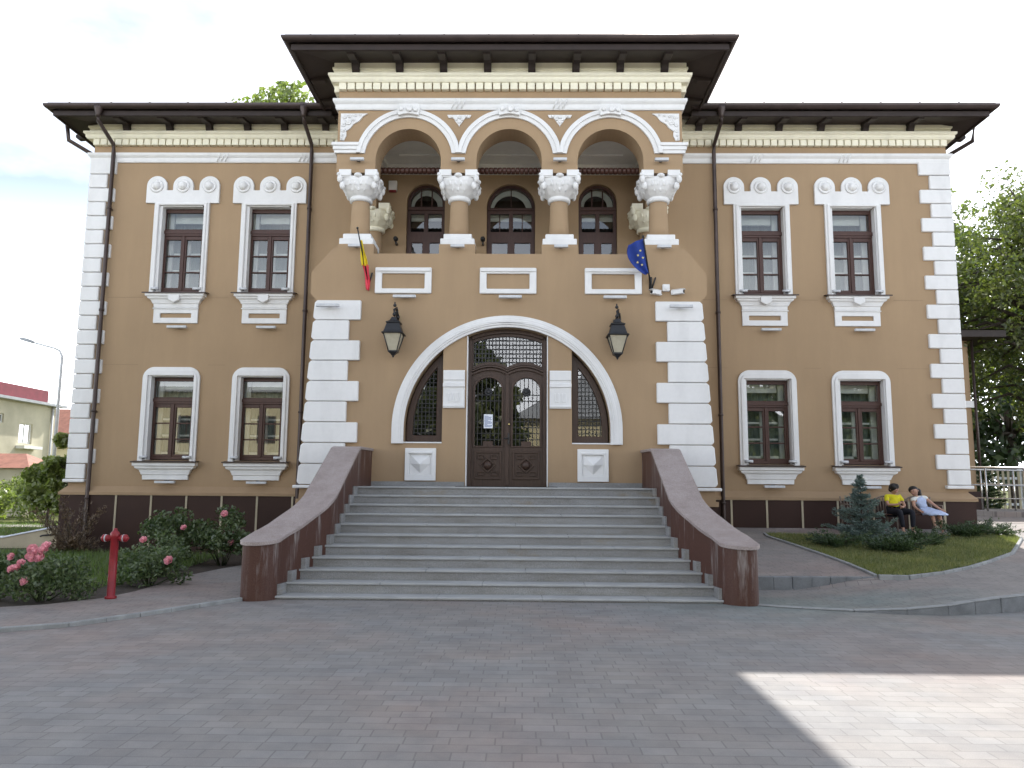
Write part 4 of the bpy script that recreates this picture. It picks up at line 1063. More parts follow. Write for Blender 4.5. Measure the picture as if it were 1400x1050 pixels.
# ------------------------------------------------------------------ hydrant
hy = empty('fire_hydrant', (-5.22, 10.75, .03))
MB().lathe([(.075, 0), (.075, .03), (.052, .04), (.052, .80), (.062, .81), (.062, .86), (.05, .88), (.03, .90), (.022, .93), (.002, .935)], (0, 0, 0), 20).build('standpipe', M['red'], hy)
for s_ in (-1, 1):
    MB().lathe([(.035, 0), (.035, s_*.085), (.045, s_*.09), (.045, s_*.115)], (0, 0, .80), 16, 'X').build('outlet', M['red'], hy)
    MB().lathe([(.05, s_*.116), (.052, s_*.128)], (0, 0, .80), 16, 'X').build('coupling_ring', M['lightgrey'], hy)
    MB().lathe([(.052, s_*.129), (.05, s_*.16), (.03, s_*.175), (.012, s_*.19)], (0, 0, .80), 8, 'X').build('outlet_cap', M['red'], hy)
tag(hy, 'tall slim red fire hydrant with two capped side outlets among the roses', 'hydrant')

# ------------------------------------------------------------------ vegetation
def leaves(mb, c, rad, n, size, rnd, shell=.5, flat_=.0, aspect=1.6):
    cx_, cy_, cz_ = c; rx, ry, rz = rad if isinstance(rad, tuple) else (rad,)*3
    for _ in range(n):
        while True:
            a, b, d = rnd.uniform(-1, 1), rnd.uniform(-1, 1), rnd.uniform(-1, 1); q = a*a+b*b+d*d
            if q <= 1 and (q > shell*shell or rnd.random() < .35): break
        p = Vector((cx_+a*rx, cy_+b*ry, cz_+d*rz)); s_ = size*rnd.uniform(.6, 1.3)
        u = Vector((rnd.gauss(0, 1), rnd.gauss(0, 1), rnd.gauss(0, 1)*(1-flat_))).normalized(); v = u.cross(Vector((rnd.gauss(0, 1), rnd.gauss(0, 1), rnd.gauss(0, 1)))).normalized()
        u *= s_*aspect*.5; v *= s_*.5
        o = len(mb.v); mb.v += [tuple(p-u), tuple(p+v*.8-u*.1), tuple(p+u), tuple(p-v*.8-u*.1)]; mb.f.append((o, o+1, o+2, o+3)); mb.sm.append(False)
def tree(name, base, h, cr, nclump, nleaf, size, label, seed, m='leaf', trunk=.18, crown_lo=.3, lean=(0, 0), group=None, squash=.9, cat='tree'):
    rnd = random.Random(seed); t = empty(name, base)
    tb = MB(); tip = Vector((lean[0], lean[1], h*.8)); mid = Vector((lean[0]*.3+rnd.uniform(-.1, .1), lean[1]*.3, h*.4))
    tb.tube([(0, 0, -.1), (0, 0, .3), mid, tip], [trunk*1.25, trunk, trunk*.7, trunk*.2], 10)
    lb = MB(); z0 = h*crown_lo; cc = Vector((lean[0]*.8, lean[1]*.8, (z0+h)/2)); hz = (h-z0)/2
    for i in range(nclump):
        for _ in range(40):
            a, b, d = rnd.uniform(-1, 1), rnd.uniform(-1, 1), rnd.uniform(-1, 1)
            if .2 < a*a+b*b+d*d < 1: break
        wz = (1-.35*max(0, d)) 
        p = cc+Vector((a*cr*wz, b*cr*wz, d*hz)); r = rnd.uniform(.16, .30)*cr
        leaves(lb, p, (r, r, r*squash), nleaf, size, rnd, .3)
        st = mid.lerp(tip, max(0, min(1, (p.z-h*.4)/(h*.4)*.8))) if p.z > h*.4 else Vector((0, 0, max(.3*h, p.z*.7)))
        tb.tube([st, st.lerp(p, .5)+Vector((0, 0, .05*h)), p], [trunk*.32, trunk*.18, trunk*.06], 6)
    tb.build('trunk', M['bark'], t); lb.build('crown', M[m], t, recalc=False)
    tag(t, label, cat, group); return t
def bush(name, base, rad, n, size, label, seed, m='roseleaf', clumps=14, group=None, cat='bush', flowers=0, fl=None, stems=10):
    rnd = random.Random(seed); t = empty(name, base); lb = MB(); sb = MB(); tips = []
    for i in range(clumps):
        a = rnd.uniform(0, 6.28); q = math.sqrt(rnd.random())*.8; zz = rnd.uniform(.3, 1)
        p = (rad[0]*q*math.cos(a), rad[1]*q*math.sin(a), rad[2]*zz*(1-.35*q)); tips.append(p)
        r = rnd.uniform(.22, .36)*min(rad[0], rad[2])
        leaves(lb, p, (r*1.2, r*1.2, r), n//clumps, size, rnd, .2)
    for p in tips[:stems]: sb.tube([(p[0]*.15, p[1]*.15, -.03), (p[0]*.6, p[1]*.6, p[2]*.6), (p[0], p[1], p[2]*1.06)], [.011, .008, .004], 5)
    lb.build('foliage', M[m], t, recalc=False); sb.build('stem', M['stem'], t)
    for p in (fl or []):
        fb = MB()
        for layer, (r_, z_) in enumerate(((.055, -.01), (.045, .008), (.030, .02), (.016, .028))):
            for i in range(6-layer):
                a = 6.28*i/(6-layer)+layer*.6; c_, s_ = math.cos(a), math.sin(a)
                ri, ro = r_*.25, r_
                fb.add([(c_*ri-s_*.016, s_*ri+c_*.016, z_-.02), (c_*ro-s_*r_*.55, s_*ro+c_*r_*.55, z_+.01), (c_*ro*1.12, s_*ro*1.12, z_+.03), (c_*ro+s_*r_*.55, s_*ro-c_*r_*.55, z_+.01), (c_*ri+s_*.016, s_*ri-c_*.016, z_-.02)], [(0, 1, 2, 3, 4)], True)
        fb.ball((0, 0, .015), .022, 8, 6)
        o = fb.build('flower', M['petal'], t, recalc=False); o.location = p; o.rotation_euler = (rnd.uniform(.6, 1.3), rnd.uniform(-.5, .5), rnd.uniform(-.5, .5)); k = rnd.uniform(.85, 1.2); o.scale = (k, k, k)
    tag(t, label, cat, group); return t
GR = 'rose bushes in the bed'
bush('rose_bush', (-6.05, 10.55, .03), (.62, .5, .62), 2600, .042, 'rose bush with a big cluster of pink blooms at the bed edge', 1, flowers=1, group=GR,
     fl=[(.02, -.35, .60), (.12, -.38, .66), (.20, -.36, .68), (.19, -.40, .58), (.09, -.40, .58), (-.06, -.38, .52), (-.10, -.4, .46), (.20, -.3, .73), (-.16, -.4, .44), (.06, -.36, .69), (.05, -.45, .30)], clumps=20)
bush('rose_bush', (-7.0, 10.5, .03), (.6, .5, .55), 2600, .045, 'rose bush with few pink blooms cut by the left picture edge', 2, group=GR, fl=[(.02, -.36, .42), (.14, -.38, .44), (.25, -.35, .58), (-.1, -.36, .40)], clumps=18)
bush('rose_bush', (-4.95-.45, 12.2, .03), (.58, .45, .60), 2400, .042, 'low rose bush with two pink blooms, right of the red hydrant', 3, group=GR, fl=[(.02, -.3, .70), (.42, -.3, .40)], clumps=18)
bush('rose_bush', (-5.75, 13.4, .03), (.50, .45, .70), 1500, .042, 'thin rose bush without blooms behind the low one', 4, group=GR, fl=[], clumps=12)
bush('rose_bush', (-6.35, 15.2, .03), (.65, .5, 1.05), 2600, .055, 'tall rose bush with a single pink bloom against the brown plinth', 5, group=GR, fl=[(.30, -.35, .72)], clumps=20)
bush('rose_bush', (-5.45, 15.3, .03), (.60, .5, 1.0), 2600, .055, 'tall rose bush with two pink blooms beside the stair flank wall', 6, group=GR, fl=[(.12, -.35, .98), (.28, -.35, .45)], clumps=20)
bush('rose_bush', (-8.1, 12.9, .03), (.55, .4, .42), 1300, .05, 'small rose bush with pale pink blooms far back in the bed', 7, group=GR, fl=[(-.1, -.2, .38), (.25, -.25, .36), (-.4, -.2, .34)], clumps=12)
def conifer(name, base, h, r, label, seed, m='spruce', cat='tree', rows=11, brown=False, needle=.055):
    rnd = random.Random(seed); t = empty(name, base); lb = MB(); tb = MB()
    tb.tube([(0, 0, -.05), (0, 0, h*.95)], [.035, .008], 6)
    for i in range(rows):
        q = i/(rows-1); z = h*(.06+.9*q); L = r*(1-q)**1.15+.04; nb = int(12-6*q)
        for k in range(nb):
            a = 6.28*k/nb+rnd.uniform(-.25, .25)+i*.7; l = L*rnd.uniform(.6, 1.2); z = h*(.06+.9*q)+rnd.uniform(-.05, .05)*h; dz = rnd.uniform(.05, .45)*l
            tb.tube([(0, 0, z), (math.cos(a)*l, math.sin(a)*l, z+dz)], [.008, .003], 4)
            n = int(14+l*80)
            for j in range(n):
                s_ = (j/n)**.8*l; sp_ = .30*(l-s_)*.8+.02; off = rnd.uniform(-sp_, sp_); p = Vector((math.cos(a)*s_-math.sin(a)*off, math.sin(a)*s_+math.cos(a)*off, z+dz*(s_/l)**1.5+rnd.uniform(-.02, .03)))
                for _ in range(3):
                    u = Vector((math.cos(a)+rnd.gauss(0, .6), math.sin(a)+rnd.gauss(0, .6), rnd.gauss(.2, .5))).normalized()*needle*rnd.uniform(.7, 1.3)
                    v = u.cross(Vector((rnd.gauss(0, 1), rnd.gauss(0, 1), rnd.gauss(0, 1)))).normalized()*.009
                    o = len(lb.v); lb.v += [tuple(p-v), tuple(p+u), tuple(p+v)]; lb.f.append((o, o+1, o+2)); lb.sm.append(False)
    tb.build('trunk', M['bark'], t); lb.build('crown', M[m], t, recalc=False); tag(t, label, cat); return t
conifer('blue_spruce', (7.12, 16.0, .50), 1.32, .66, 'young blue spruce in front of the bench on the lawn', 3, rows=13)
def juniper(base, L, label, seed, m='juniper', hk=.5, group='low junipers on the lawn', n=26, name='juniper_shrub'):
    rnd = random.Random(seed); t = empty(name, base); lb = MB(); tb = MB()
    for i in range(n):
        a = rnd.uniform(0, 6.28); l = L*rnd.uniform(.5, 1.1); hz = rnd.uniform(.15, hk)*l
        tip = Vector((math.cos(a)*l, math.sin(a)*l*.8, hz)); tb.tube([(0, 0, 0), tip*.5+Vector((0, 0, .04)), tip], [.012, .007, .003], 4)
        for j in range(int(70*l/.6)):
            s_ = rnd.random()**.7; p = tip*s_+Vector((rnd.gauss(0, .05), rnd.gauss(0, .05), rnd.gauss(.02, .03)))
            for _ in range(3):
                u = (tip.normalized()+Vector((rnd.gauss(0, .5), rnd.gauss(0, .5), rnd.gauss(.1, .4)))).normalized()*.07*rnd.uniform(.6, 1.3)
                v = u.cross(Vector((rnd.gauss(0, 1), rnd.gauss(0, 1), rnd.gauss(0, 1)))).normalized()*.010
                o = len(lb.v); lb.v += [tuple(p-v), tuple(p+u), tuple(p+v)]; lb.f.append((o, o+1, o+2)); lb.sm.append(False)
    tb.build('stem', M['bark'], t); lb.build('foliage', M[m], t, recalc=False); tag(t, label, 'shrub', group)
juniper((6.35, 15.3, .46), .55, 'flat dark juniper shrub left of the blue spruce', 11)
juniper((7.2, 14.8, .42), .62, 'spreading juniper shrub on the lawn just in front of the spruce', 12, n=30)
juniper((8.1, 15.6, .49), .60, 'spreading juniper shrub on the lawn in front of the two children', 13)
juniper((9.55, 16.75, .60), .62, 'juniper shrub right of the bench by the building corner', 14)
juniper((10.35, 16.95, .62), .40, 'small juniper shrub at the far right tip of the lawn', 15, n=16)
juniper((-9.55, 17.3, .05), .8, 'withered brown conifer shrub against the plinth by the left corner', 16, m='dry', hk=1.6, group=None, n=22, name='withered_shrub')

def blades(name, poly, hf, n, h, m, seed, label):
    rnd = random.Random(seed); mb = MB(); xs = [p[0] for p in poly]; ys = [p[1] for p in poly]; c = 0
    while c < n:
        x, y = rnd.uniform(min(xs), max(xs)), rnd.uniform(min(ys), max(ys))
        if not inpoly(x, y, poly): continue
        c += 1; z = hf(x, y); a = rnd.uniform(0, 6.28); hh = h*rnd.uniform(.5, 1.3); lx, ly = rnd.gauss(0, .35)*hh, rnd.gauss(0, .35)*hh; w_ = .006
        o = len(mb.v); mb.v += [(x-w_*math.cos(a), y-w_*math.sin(a), z), (x+w_*math.cos(a), y+w_*math.sin(a), z), (x+lx, y+ly, z+hh)]; mb.f.append((o, o+1, o+2)); mb.sm.append(False)
    tag(mb.build(name, M[m], recalc=False), label, 'grass', kind='stuff')
blades('lawn_grass', ISL, lambda x, y: hu(x, y)+.03, 42000, .055, 'blade', 5, 'short dry mown grass on the rounded lawn island')
bedg = [(-14, 11.2), (-9, 11.2), (-6.6, 11.2), (-5.9, 11.6), (-5.75, 12.6), (-5.8, 14), (-6, 17), (-10, 17.3), (-14, 18)]
blades('bed_grass', bedg, lambda x, y: .04, 26000, .13, 'bladeL', 6, 'tufty green grass growing between the rose bushes')

# ------------------------------------------------------------------ bench and children
GZ = hu(8, 17.25)
bn = empty('garden_bench', (8.30, 17.3, GZ))
mb = MB()
for k in range(7): y = -.30+k*.065; mb.box(-1.0, 1.0, y, y+.045, .42, .44)
mb.build('seat', M['brownwood'], bn)
for s_ in (-1, 0, 1):
    x = s_*.98; mb = MB()
    mb.tube([(x, -.30, 0), (x, -.28, .42)], .018, 8).tube([(x, .18, 0), (x, .16, .42), (x, .24, .80)], .018, 8).tube([(x, -.28, .40), (x, .16, .40)], .014, 6)
    if s_: mb.tube([(x, -.28, .42), (x, -.28, .62), (x, .2, .64)], .015, 6)
    mb.build('bench_leg', M['benchiron'], bn)
for c in (-.66, 0, .66):
    mb = MB(); P_ = [(c+.30*math.cos(R(a)), .17+.07*math.sin(R(a))*1, .58+.23*math.sin(R(a))) for a in range(0, 181, 15)]
    mb.tube([(c+.30, .16, .44)]+P_+[(c-.30, .16, .44)], .019, 6)
    for k in range(-4, 5): x = c+k*.062; mb.tube([(x, .165, .44), (x, .22, .58+.23*math.sqrt(max(0, 1-((x-c)/.30)**2)))], .011, 5)
    mb.build('back_panel', M['benchiron'], bn)
tag(bn, 'dark wrought-iron bench with rounded barred back panels against the brown plinth', 'bench')

def skinned(name, nodes, edges, m, parent, sub=2, root=0):
    me = bpy.data.meshes.new(name); me.from_pydata([n[0] for n in nodes], edges, []); me.materials.append(m)
    o = bpy.data.objects.new(name, me); COL.objects.link(o); o.parent = parent
    me.skin_vertices.new() if hasattr(me.skin_vertices, 'new') and not me.skin_vertices else None
    sk_ = o.modifiers.new('skin', 'SKIN'); sk_.use_smooth_shade = True
    for i, n in enumerate(nodes):
        r = n[1]; me.skin_vertices[0].data[i].radius = (r, r) if not isinstance(r, tuple) else r
        me.skin_vertices[0].data[i].use_root = (i == root)
    ss = o.modifiers.new('sub', 'SUBSURF'); ss.levels = sub; ss.render_levels = sub
    return o
def figure(t, J, clothes_top, top_len, legs_m, hairf):
    # J: dict of joints relative to the thing; one continuous body
    N = []; E_ = []; idx = {}
    def nd(k, p, r): idx[k] = len(N); N.append((tuple(p), r))
    V = {k: Vector(v) for k, v in J.items()}
    nd('pelvis', V['pelvis'], .095); nd('waist', V['pelvis'].lerp(V['chest'], .5), .080); nd('chest', V['chest'], (.10, .085)); nd('neckb', V['neck'], .045)
    nd('necktop', V['neck'].lerp(V['head'], .45), .034)
    hd = V['head']; upv = (hd-V['neck']).normalized()
    nd('jaw', hd-upv*.03, .062); nd('head', hd+upv*.04, .085); nd('crown', hd+upv*.10, .060)
    E_ += [(0, 1), (1, 2), (2, 3), (3, 4), (4, 5), (5, 6), (6, 7)]
    for s_ in ('l', 'r'):
        nd('sh'+s_, V['sh'+s_], .046); nd('el'+s_, V['el'+s_], .031); nd('wr'+s_, V['wr'+s_], .021); nd('ha'+s_, V['ha'+s_], (.030, .016))
        E_ += [(idx['chest'], idx['sh'+s_]), (idx['sh'+s_], idx['el'+s_]), (idx['el'+s_], idx['wr'+s_]), (idx['wr'+s_], idx['ha'+s_])]
        dirv = (V['ha'+s_]-V['wr'+s_]).normalized(); side = dirv.cross(Vector((0, 1, .2))).normalized(); bend = dirv.cross(side).normalized()
        for i in range(4):
            o_ = V['ha'+s_]+side*(i-1.5)*.013; L = (.045, .052, .048, .038)[i]
            a = len(N); N.append((tuple(o_+dirv*.016), .0065)); N.append((tuple(o_+dirv*(.016+L*.5)+bend*.006), .006)); N.append((tuple(o_+dirv*(.016+L*.85)+bend*.022), .005))
            E_ += [(idx['ha'+s_], a), (a, a+1), (a+1, a+2)]
        a = len(N); th = V['wr'+s_].lerp(V['ha'+s_], .5)+side*.022; N.append((tuple(th), .008)); N.append((tuple(th+side*.022+dirv*.025), .006)); E_ += [(idx['wr'+s_], a), (a, a+1)]
        nd('hp'+s_, V['hp'+s_], .075); nd('kn'+s_, V['kn'+s_], .048); nd('an'+s_, V['an'+s_], .028); nd('to'+s_, V['to'+s_], .026)
        E_ += [(0, idx['hp'+s_]), (idx['hp'+s_], idx['kn'+s_]), (idx['kn'+s_], idx['an'+s_]), (idx['an'+s_], idx['to'+s_])]
    skinned('body', N, E_, M['skin'], t, 2, 0)
    return V
def face(t, hd, fwd, upv):
    side = fwd.cross(upv).normalized(); mb = MB()
    for s_ in (-1, 1): mb.ball(hd+side*.028*s_+fwd*.078+upv*.045, .009, 8, 6)
    mb.build('eyes', M['hair'], t)
    n = MB().ball(hd+fwd*.09+upv*.02, .012, 8, 6); 
    for s_ in (-1, 1): n.ball(hd+side*.082*s_+upv*.03, .018, 8, 6)
    n.build('nose_and_ears', M['skin'], t); MB().obox(hd+fwd*.080-upv*.012, side*.018, fwd*.004, upv*.004).build('mouth', M['petal'], t)
# boy: sits, arms folded in front holding something, yellow T-shirt, dark trousers
bx = empty('person', (8.30, 17.12, GZ)); J = dict(pelvis=(0, 0, .50), chest=(-.01, .03, .72), neck=(0, .02, .83), head=(.02, -.01, .93),
    shl=(-.14, .03, .80), ell=(-.17, -.08, .63), wrl=(.0, -.20, .64), hal=(.04, -.21, .68), shr=(.13, .03, .80), elr=(.19, -.08, .62), wrr=(.08, -.20, .58), har=(.04, -.23, .60),
    hpl=(-.08, -.03, .49), knl=(-.05, -.36, .50), anl=(-.02, -.40, .10), tol=(-.02, -.50, .05), hpr=(.08, -.03, .49), knr=(.22, -.34, .50), anr=(.20, -.36, .10), tor=(.21, -.46, .05))
V = figure(bx, J, None, 0, None, None)
fz_ = Vector((.10, -1, -.1)).normalized(); face(bx, V['head'], fz_, Vector((0, 0, 1)))
skinned('yellow_shirt', [((0, 0, .52), .112), ((0, .01, .62), .105), ((-.01, .03, .73), (.118, .10)), ((0, .02, .80), .07), ((-.14, .03, .80), .062), ((-.16, -.04, .69), .052), ((.13, .03, .80), .062), ((.17, -.04, .69), .052)],
        [(0, 1), (1, 2), (2, 3), (2, 4), (4, 5), (2, 6), (6, 7)], M['yellowcloth'], bx)
skinned('dark_trousers', [((0, 0, .50), .112), ((-.08, -.05, .49), .085), ((-.05, -.36, .50), .062), ((-.02, -.40, .16), .045), ((.08, -.05, .49), .085), ((.22, -.34, .50), .062), ((.20, -.36, .16), .045)],
        [(0, 1), (1, 2), (2, 3), (0, 4), (4, 5), (5, 6)], M['darkcloth'], bx)
mb = MB(); mb.ball((.01, .0, 1.0), .100, 16, 10, sz=.95).ball((-.03, -.05, 1.02), .055, 10, 8).ball((.05, -.05, 1.03), .05, 10, 8); mb.ball((.0, .05, .96), .078, 14, 8, sz=.9); mb.build('hair', M['hair'], bx)
mb = MB()
for p in ((-.02, -.45, .045), (.205, -.41, .045)): mb.ball(p, .09, 12, 8, sx=.45, sy=1, sz=.5)
mb.build('shoes', M['shoe'], bx)
tag(bx, 'child in yellow T-shirt and dark trousers sitting on the bench, hands held in front', 'person')
# girl: leans towards the boy, arm stretched out to the right holding her hem
gx = empty('person', (8.86, 17.10, GZ)); J = dict(pelvis=(.10, 0, .50), chest=(-.02, .01, .70), neck=(-.09, 0, .80), head=(-.13, -.02, .89),
    shl=(-.17, -.02, .75), ell=(-.20, -.12, .60), wrl=(-.16, -.24, .52), hal=(-.13, -.28, .50), shr=(.09, .0, .79), elr=(.21, -.08, .66), wrr=(.35, -.14, .54), har=(.39, -.16, .51),
    hpl=(.04, -.04, .49), knl=(.07, -.30, .47), anl=(.10, -.34, .22), tol=(.13, -.42, .17), hpr=(.16, -.04, .49), knr=(.22, -.30, .47), anr=(.26, -.32, .10), tor=(.24, -.41, .06))
V = figure(gx, J, None, 0, None, None)
fz_ = Vector((-.75, -.65, -.1)).normalized(); face(gx, V['head'], fz_, Vector((-.3, 0, 1)).normalized())
d_ = skinned('blue_bodice', [((.08, 0, .53), .105), ((.03, .01, .62), .092), ((-.02, .01, .71), (.112, .092)), ((-.07, 0, .77), .06), ((-.16, -.02, .76), .055), ((.09, .0, .79), .055)], [(0, 1), (1, 2), (2, 3), (2, 4), (2, 5)], M['bluecloth'], gx)
rings = []
for cx_, cy_, z, a, b in ((.06, 0, .58, .10, .09), (.10, -.05, .54, .15, .13), (.13, -.12, .51, .19, .20), (.16, -.18, .47, .22, .23), (.19, -.20, .43, .25, .25)):
    rings.append([(cx_+a*(1+.07*math.sin(i*1.9))*math.cos(2*math.pi*i/28), cy_+b*math.sin(2*math.pi*i/28), z+.015*math.sin(i*1.7)) for i in range(28)])
mb = MB().loft(rings); mb.sm = [True]*len(mb.f); mb.build('flared_skirt', M['bluecloth'], gx)
mb = MB(); mb.ball((-.135, .02, .955), .096, 16, 10, sz=.85); mb.ball((-.09, .05, .90), .075, 14, 8); mb.ball((-.02, .04, .92), .060, 12, 8, sz=1.1).ball((.01, .05, .86), .045, 12, 8, sz=1.5); mb.build('hair', M['hair'], gx)
skinned('white_sleeves', [((-.10, 0, .775), .056), ((-.175, -.03, .745), .058), ((-.185, -.06, .70), .046), ((.03, .0, .78), .056), ((.10, -.005, .785), .058), ((.14, -.03, .745), .044)], [(0, 1), (1, 2), (0, 3), (3, 4), (4, 5)], M['blind'], gx)
mb = MB(); mb.ball((.115, -.39, .18), .08, 12, 8, sx=.42, sz=.5).ball((.25, -.38, .05), .08, 12, 8, sx=.42, sz=.5); mb.build('shoes', M['shoe'], gx)
tag(gx, 'dark-haired child in pale blue flared dress on the bench, leaning left with arm out', 'person')

# ------------------------------------------------------------------ left side beyond the building
lw = empty('low_garden_wall', (-12, 18.7, 0))
mb = MB().add([(-3.5, 0, -.1), (1.7, 0, -.1), (1.7, 0, .60), (0, 0, .26+.0), (-3.5, 0, .12), (-3.5, .2, -.1), (1.7, .2, -.1), (1.7, .2, .60), (0, .2, .26), (-3.5, .2, .12)],
              [(0, 1, 2, 3, 4), (5, 9, 8, 7, 6), (0, 5, 6, 1), (1, 6, 7, 2), (2, 7, 8, 3), (3, 8, 9, 4), (4, 9, 5, 0)]); mb.build('wall', M['beige'], lw)
mb = MB()
for a, b in (((-3.5, .125), (0, .265)), ((0, .265), (1.7, .605))): mb.loft([[(a[0], -.03, a[1]), (a[0], .23, a[1]), (a[0], .23, a[1]+.035), (a[0], -.03, a[1]+.035)], [(b[0], -.03, b[1]), (b[0], .23, b[1]), (b[0], .23, b[1]+.035), (b[0], -.03, b[1]+.035)]])
mb.build('metal_coping', M['cap'], lw); MB().tube([(1.35, -.02, .36), (1.0, -.10, .33), (.95, -.10, .31)], .02, 8).build('pipe_stub', M['iron'], lw)
tag(lw, 'low beige garden wall with sloping white metal coping left of the building', 'wall')
lawnL = [(-40, 19), (-10.4, 19), (-10.4, 40), (-60, 40), (-60, 19)]
tag(sheet('side_lawn', lawnL, M['turf'], lambda x, y: .03, 3, .0), kind='structure')
blades('side_lawn_grass', [(-24, 19.2), (-11, 19.2), (-13, 30), (-26, 30)], lambda x, y: .03, 22000, .10, 'bladeL', 8, 'bright green grass beyond the low garden wall')
tag(sheet('garden_path', [(-40, 27.5), (-10, 27.0), (-10, 28.4), (-40, 29)], M['paver2'], lambda x, y: .045, 3, .0), kind='structure')
for i, (x, y, r, h_, lb_) in enumerate(((-20.6, 30.5, 1.3, 1.25, 'rounded green hedge shrub cut by the left picture edge'), (-18.6, 31.0, 1.2, 1.35, 'rounded green hedge shrub beside the street lamp foot'), (-16.9, 31.2, 1.0, 1.0, 'small rounded hedge shrub near the building corner'), (-21.0, 34, 1.6, 1.9, 'taller hedge shrub behind the front row of shrubs'))):
    bush('garden_shrub', (x, y, 0), (r, .9, h_), 2600, .11, lb_, 30+i, m='leafbright' if i != 2 else 'leafdark', clumps=26, group='garden shrubs behind the path', cat='shrub')
tree('young_leafy_tree', (-14.3, 25.2, 0), 3.3, .85, 30, 130, .15, 'young tree with bright drooping leaves next to the left building corner', 41, 'leafbright', .05, .22)
tree('young_leafy_tree', (-15.7, 26.5, 0), 2.3, 1.15, 34, 110, .15, 'lower young tree with spreading leaves left of the taller one', 42, 'leafbright', .05, .22)
tree('garden_tree', (-20.5, 40, 0), 5.6, 1.6, 18, 120, .22, 'dark green tree in front of the orange tiled roof', 43, 'leafdark', .12, .35)
# street lamp
sl_ = empty('street_lamp', (-17.75, 30, 0))
MB().tube([(0, 0, 0), (0, 0, 6.45), (-.10, 0, 6.68), (-.30, 0, 6.78), (-1.25, 0, 7.03)], [.075, .055, .045, .04, .035], 10).build('pole', M['lightgrey'], sl_)
MB().loft([[(x, -w_, z), (x, w_, z), (x, w_*.7, z+h_), (x, -w_*.7, z+h_)] for x, w_, z, h_ in ((-1.15, .06, 6.98, .08), (-1.3, .13, 7.0, .13), (-1.6, .13, 7.08, .13), (-1.75, .05, 7.14, .05))]).build('lamp_head', M['greyroof'], sl_, .01)
tag(sl_, 'slender grey street lamp with one curved arm over the garden', 'street lamp')
# houses on the left
h1 = empty('village_house', (-28.3, 40, 0))
mb = MB().plate(rect(-8, 7.3, -.1, 6.1), 0, -.3, [rect(4.0, 5.2, 3.75, 4.9), rect(1.8, 2.6, 4.8, 5.3), rect(3.9, 5.1, .9, 2.4), rect(1.6, 2.5, 1.6, 2.6), rect(-3.2, -.4, 1.2, 5.0)], axis='X')
mb.box(-9, -.3, -8, 7.3, -.1, 6.1)
mb.build('wall', M['housewall'], h1)
for (a, b, c, d) in ((4.0, 5.2, 3.75, 4.9), (1.8, 2.6, 4.8, 5.3), (3.9, 5.1, .9, 2.4), (1.6, 2.5, 1.6, 2.6), (-3.2, -.4, 1.2, 5.0)):
    f = MB().plate(rect(a, b, c, d), -.16, -.10, [rect(a+.08, (a+b)/2-.04, c+.08, d-.08), rect((a+b)/2+.04, b-.08, c+.08, d-.08)], axis='X').build('window', M['blind'], h1)
    MB().add([(-.13, a+.05, c+.05), (-.13, b-.05, c+.05), (-.13, b-.05, d-.05), (-.13, a+.05, d-.05)], [(0, 1, 2, 3)]).build('pane', M['glass'], f); MB().box(-.28, -.26, a, b, c, d).build('room_shade', M['dark'], f)
MB().box(0, .5, 3.8, 5.5, 3.45, 3.62).build('balcony', M['blind'], h1)
mb = MB().box(-9.5, .45, -8.4, 7.8, 6.1, 6.25); mb.build('roof', M['greyroof'], h1)
MB().box(-8.5, -.7, -4.0, 7.6, 6.25, 7.15).build('attic_cladding', M['pinkroof'], h1); MB().box(-3, -1.8, .5, 1.6, 6.25, 8.2).build('chimney', M['redroof'], h1)
MB().tube([(.08, 6.9, 0), (.08, 6.9, 6.1)], .06, 8).build('downpipe', M['lightgrey'], h1)
tag(h1, 'cream two-storey house with crimson attic cladding at the left edge', 'house')
def gable(name, x, y, w_, d_, h_, rh, wm, rm, label, rz=0, wins=()):
    t = empty(name, (x, y, 0), rz)
    MB().box(-w_/2, w_/2, 0, d_, -.1, h_).build('wall', wm, t)
    o_ = .4
    MB().add([(-w_/2-o_, -o_, h_), (w_/2+o_, -o_, h_), (w_/2+o_, d_+o_, h_), (-w_/2-o_, d_+o_, h_), (-w_/4, d_/2, h_+rh), (w_/4, d_/2, h_+rh)], [(0, 1, 5, 4), (1, 2, 5), (2, 3, 4, 5), (3, 0, 4), (3, 2, 1, 0)]).build('roof', rm, t)
    for (a, b, c, d) in wins:
        f = MB().plate(rect(a, b, c, d), -.06, -.001, [rect(a+.07, (a+b)/2-.03, c+.07, d-.07), rect((a+b)/2+.03, b-.07, c+.07, d-.07)]).build('window', M['blind'], t); MB().box(a+.05, b-.05, -.025, -.02, c+.05, d-.05).build('pane', M['glass'], f); MB().box(a+.02, b-.02, -.012, -.003, c+.02, d-.02).build('room_shade', M['dark'], f)
    tag(t, label, 'house'); return t
gable('village_house', -35.5, 58, 9, 8, 4.2, 3.2, M['yellowwall'], M['redroof'], 'house with orange tiled hip roof behind the street lamp', 0, [(2.2, 3.2, 1.2, 2.6)])
gable('village_house', -47, 82, 16, 8, 8.4, 1.2, M['greyroof'], M['greyroof'], 'pale grey block far behind the orange tiled roof')
gable('garden_shed', -23.8, 35.5, 3.0, 2.2, 2.2, .7, M['housewall'], M['redroof'], 'low shed with orange tiled roof behind the hedge')
# ------------------------------------------------------------------ behind the roof
tree('tall_tree', (-12.3, 38, 0), 22.0, 3.6, 110, 90, .22, 'tall tree whose crown top shows above the left wing roof', 51, 'leafbright', .4, .55)
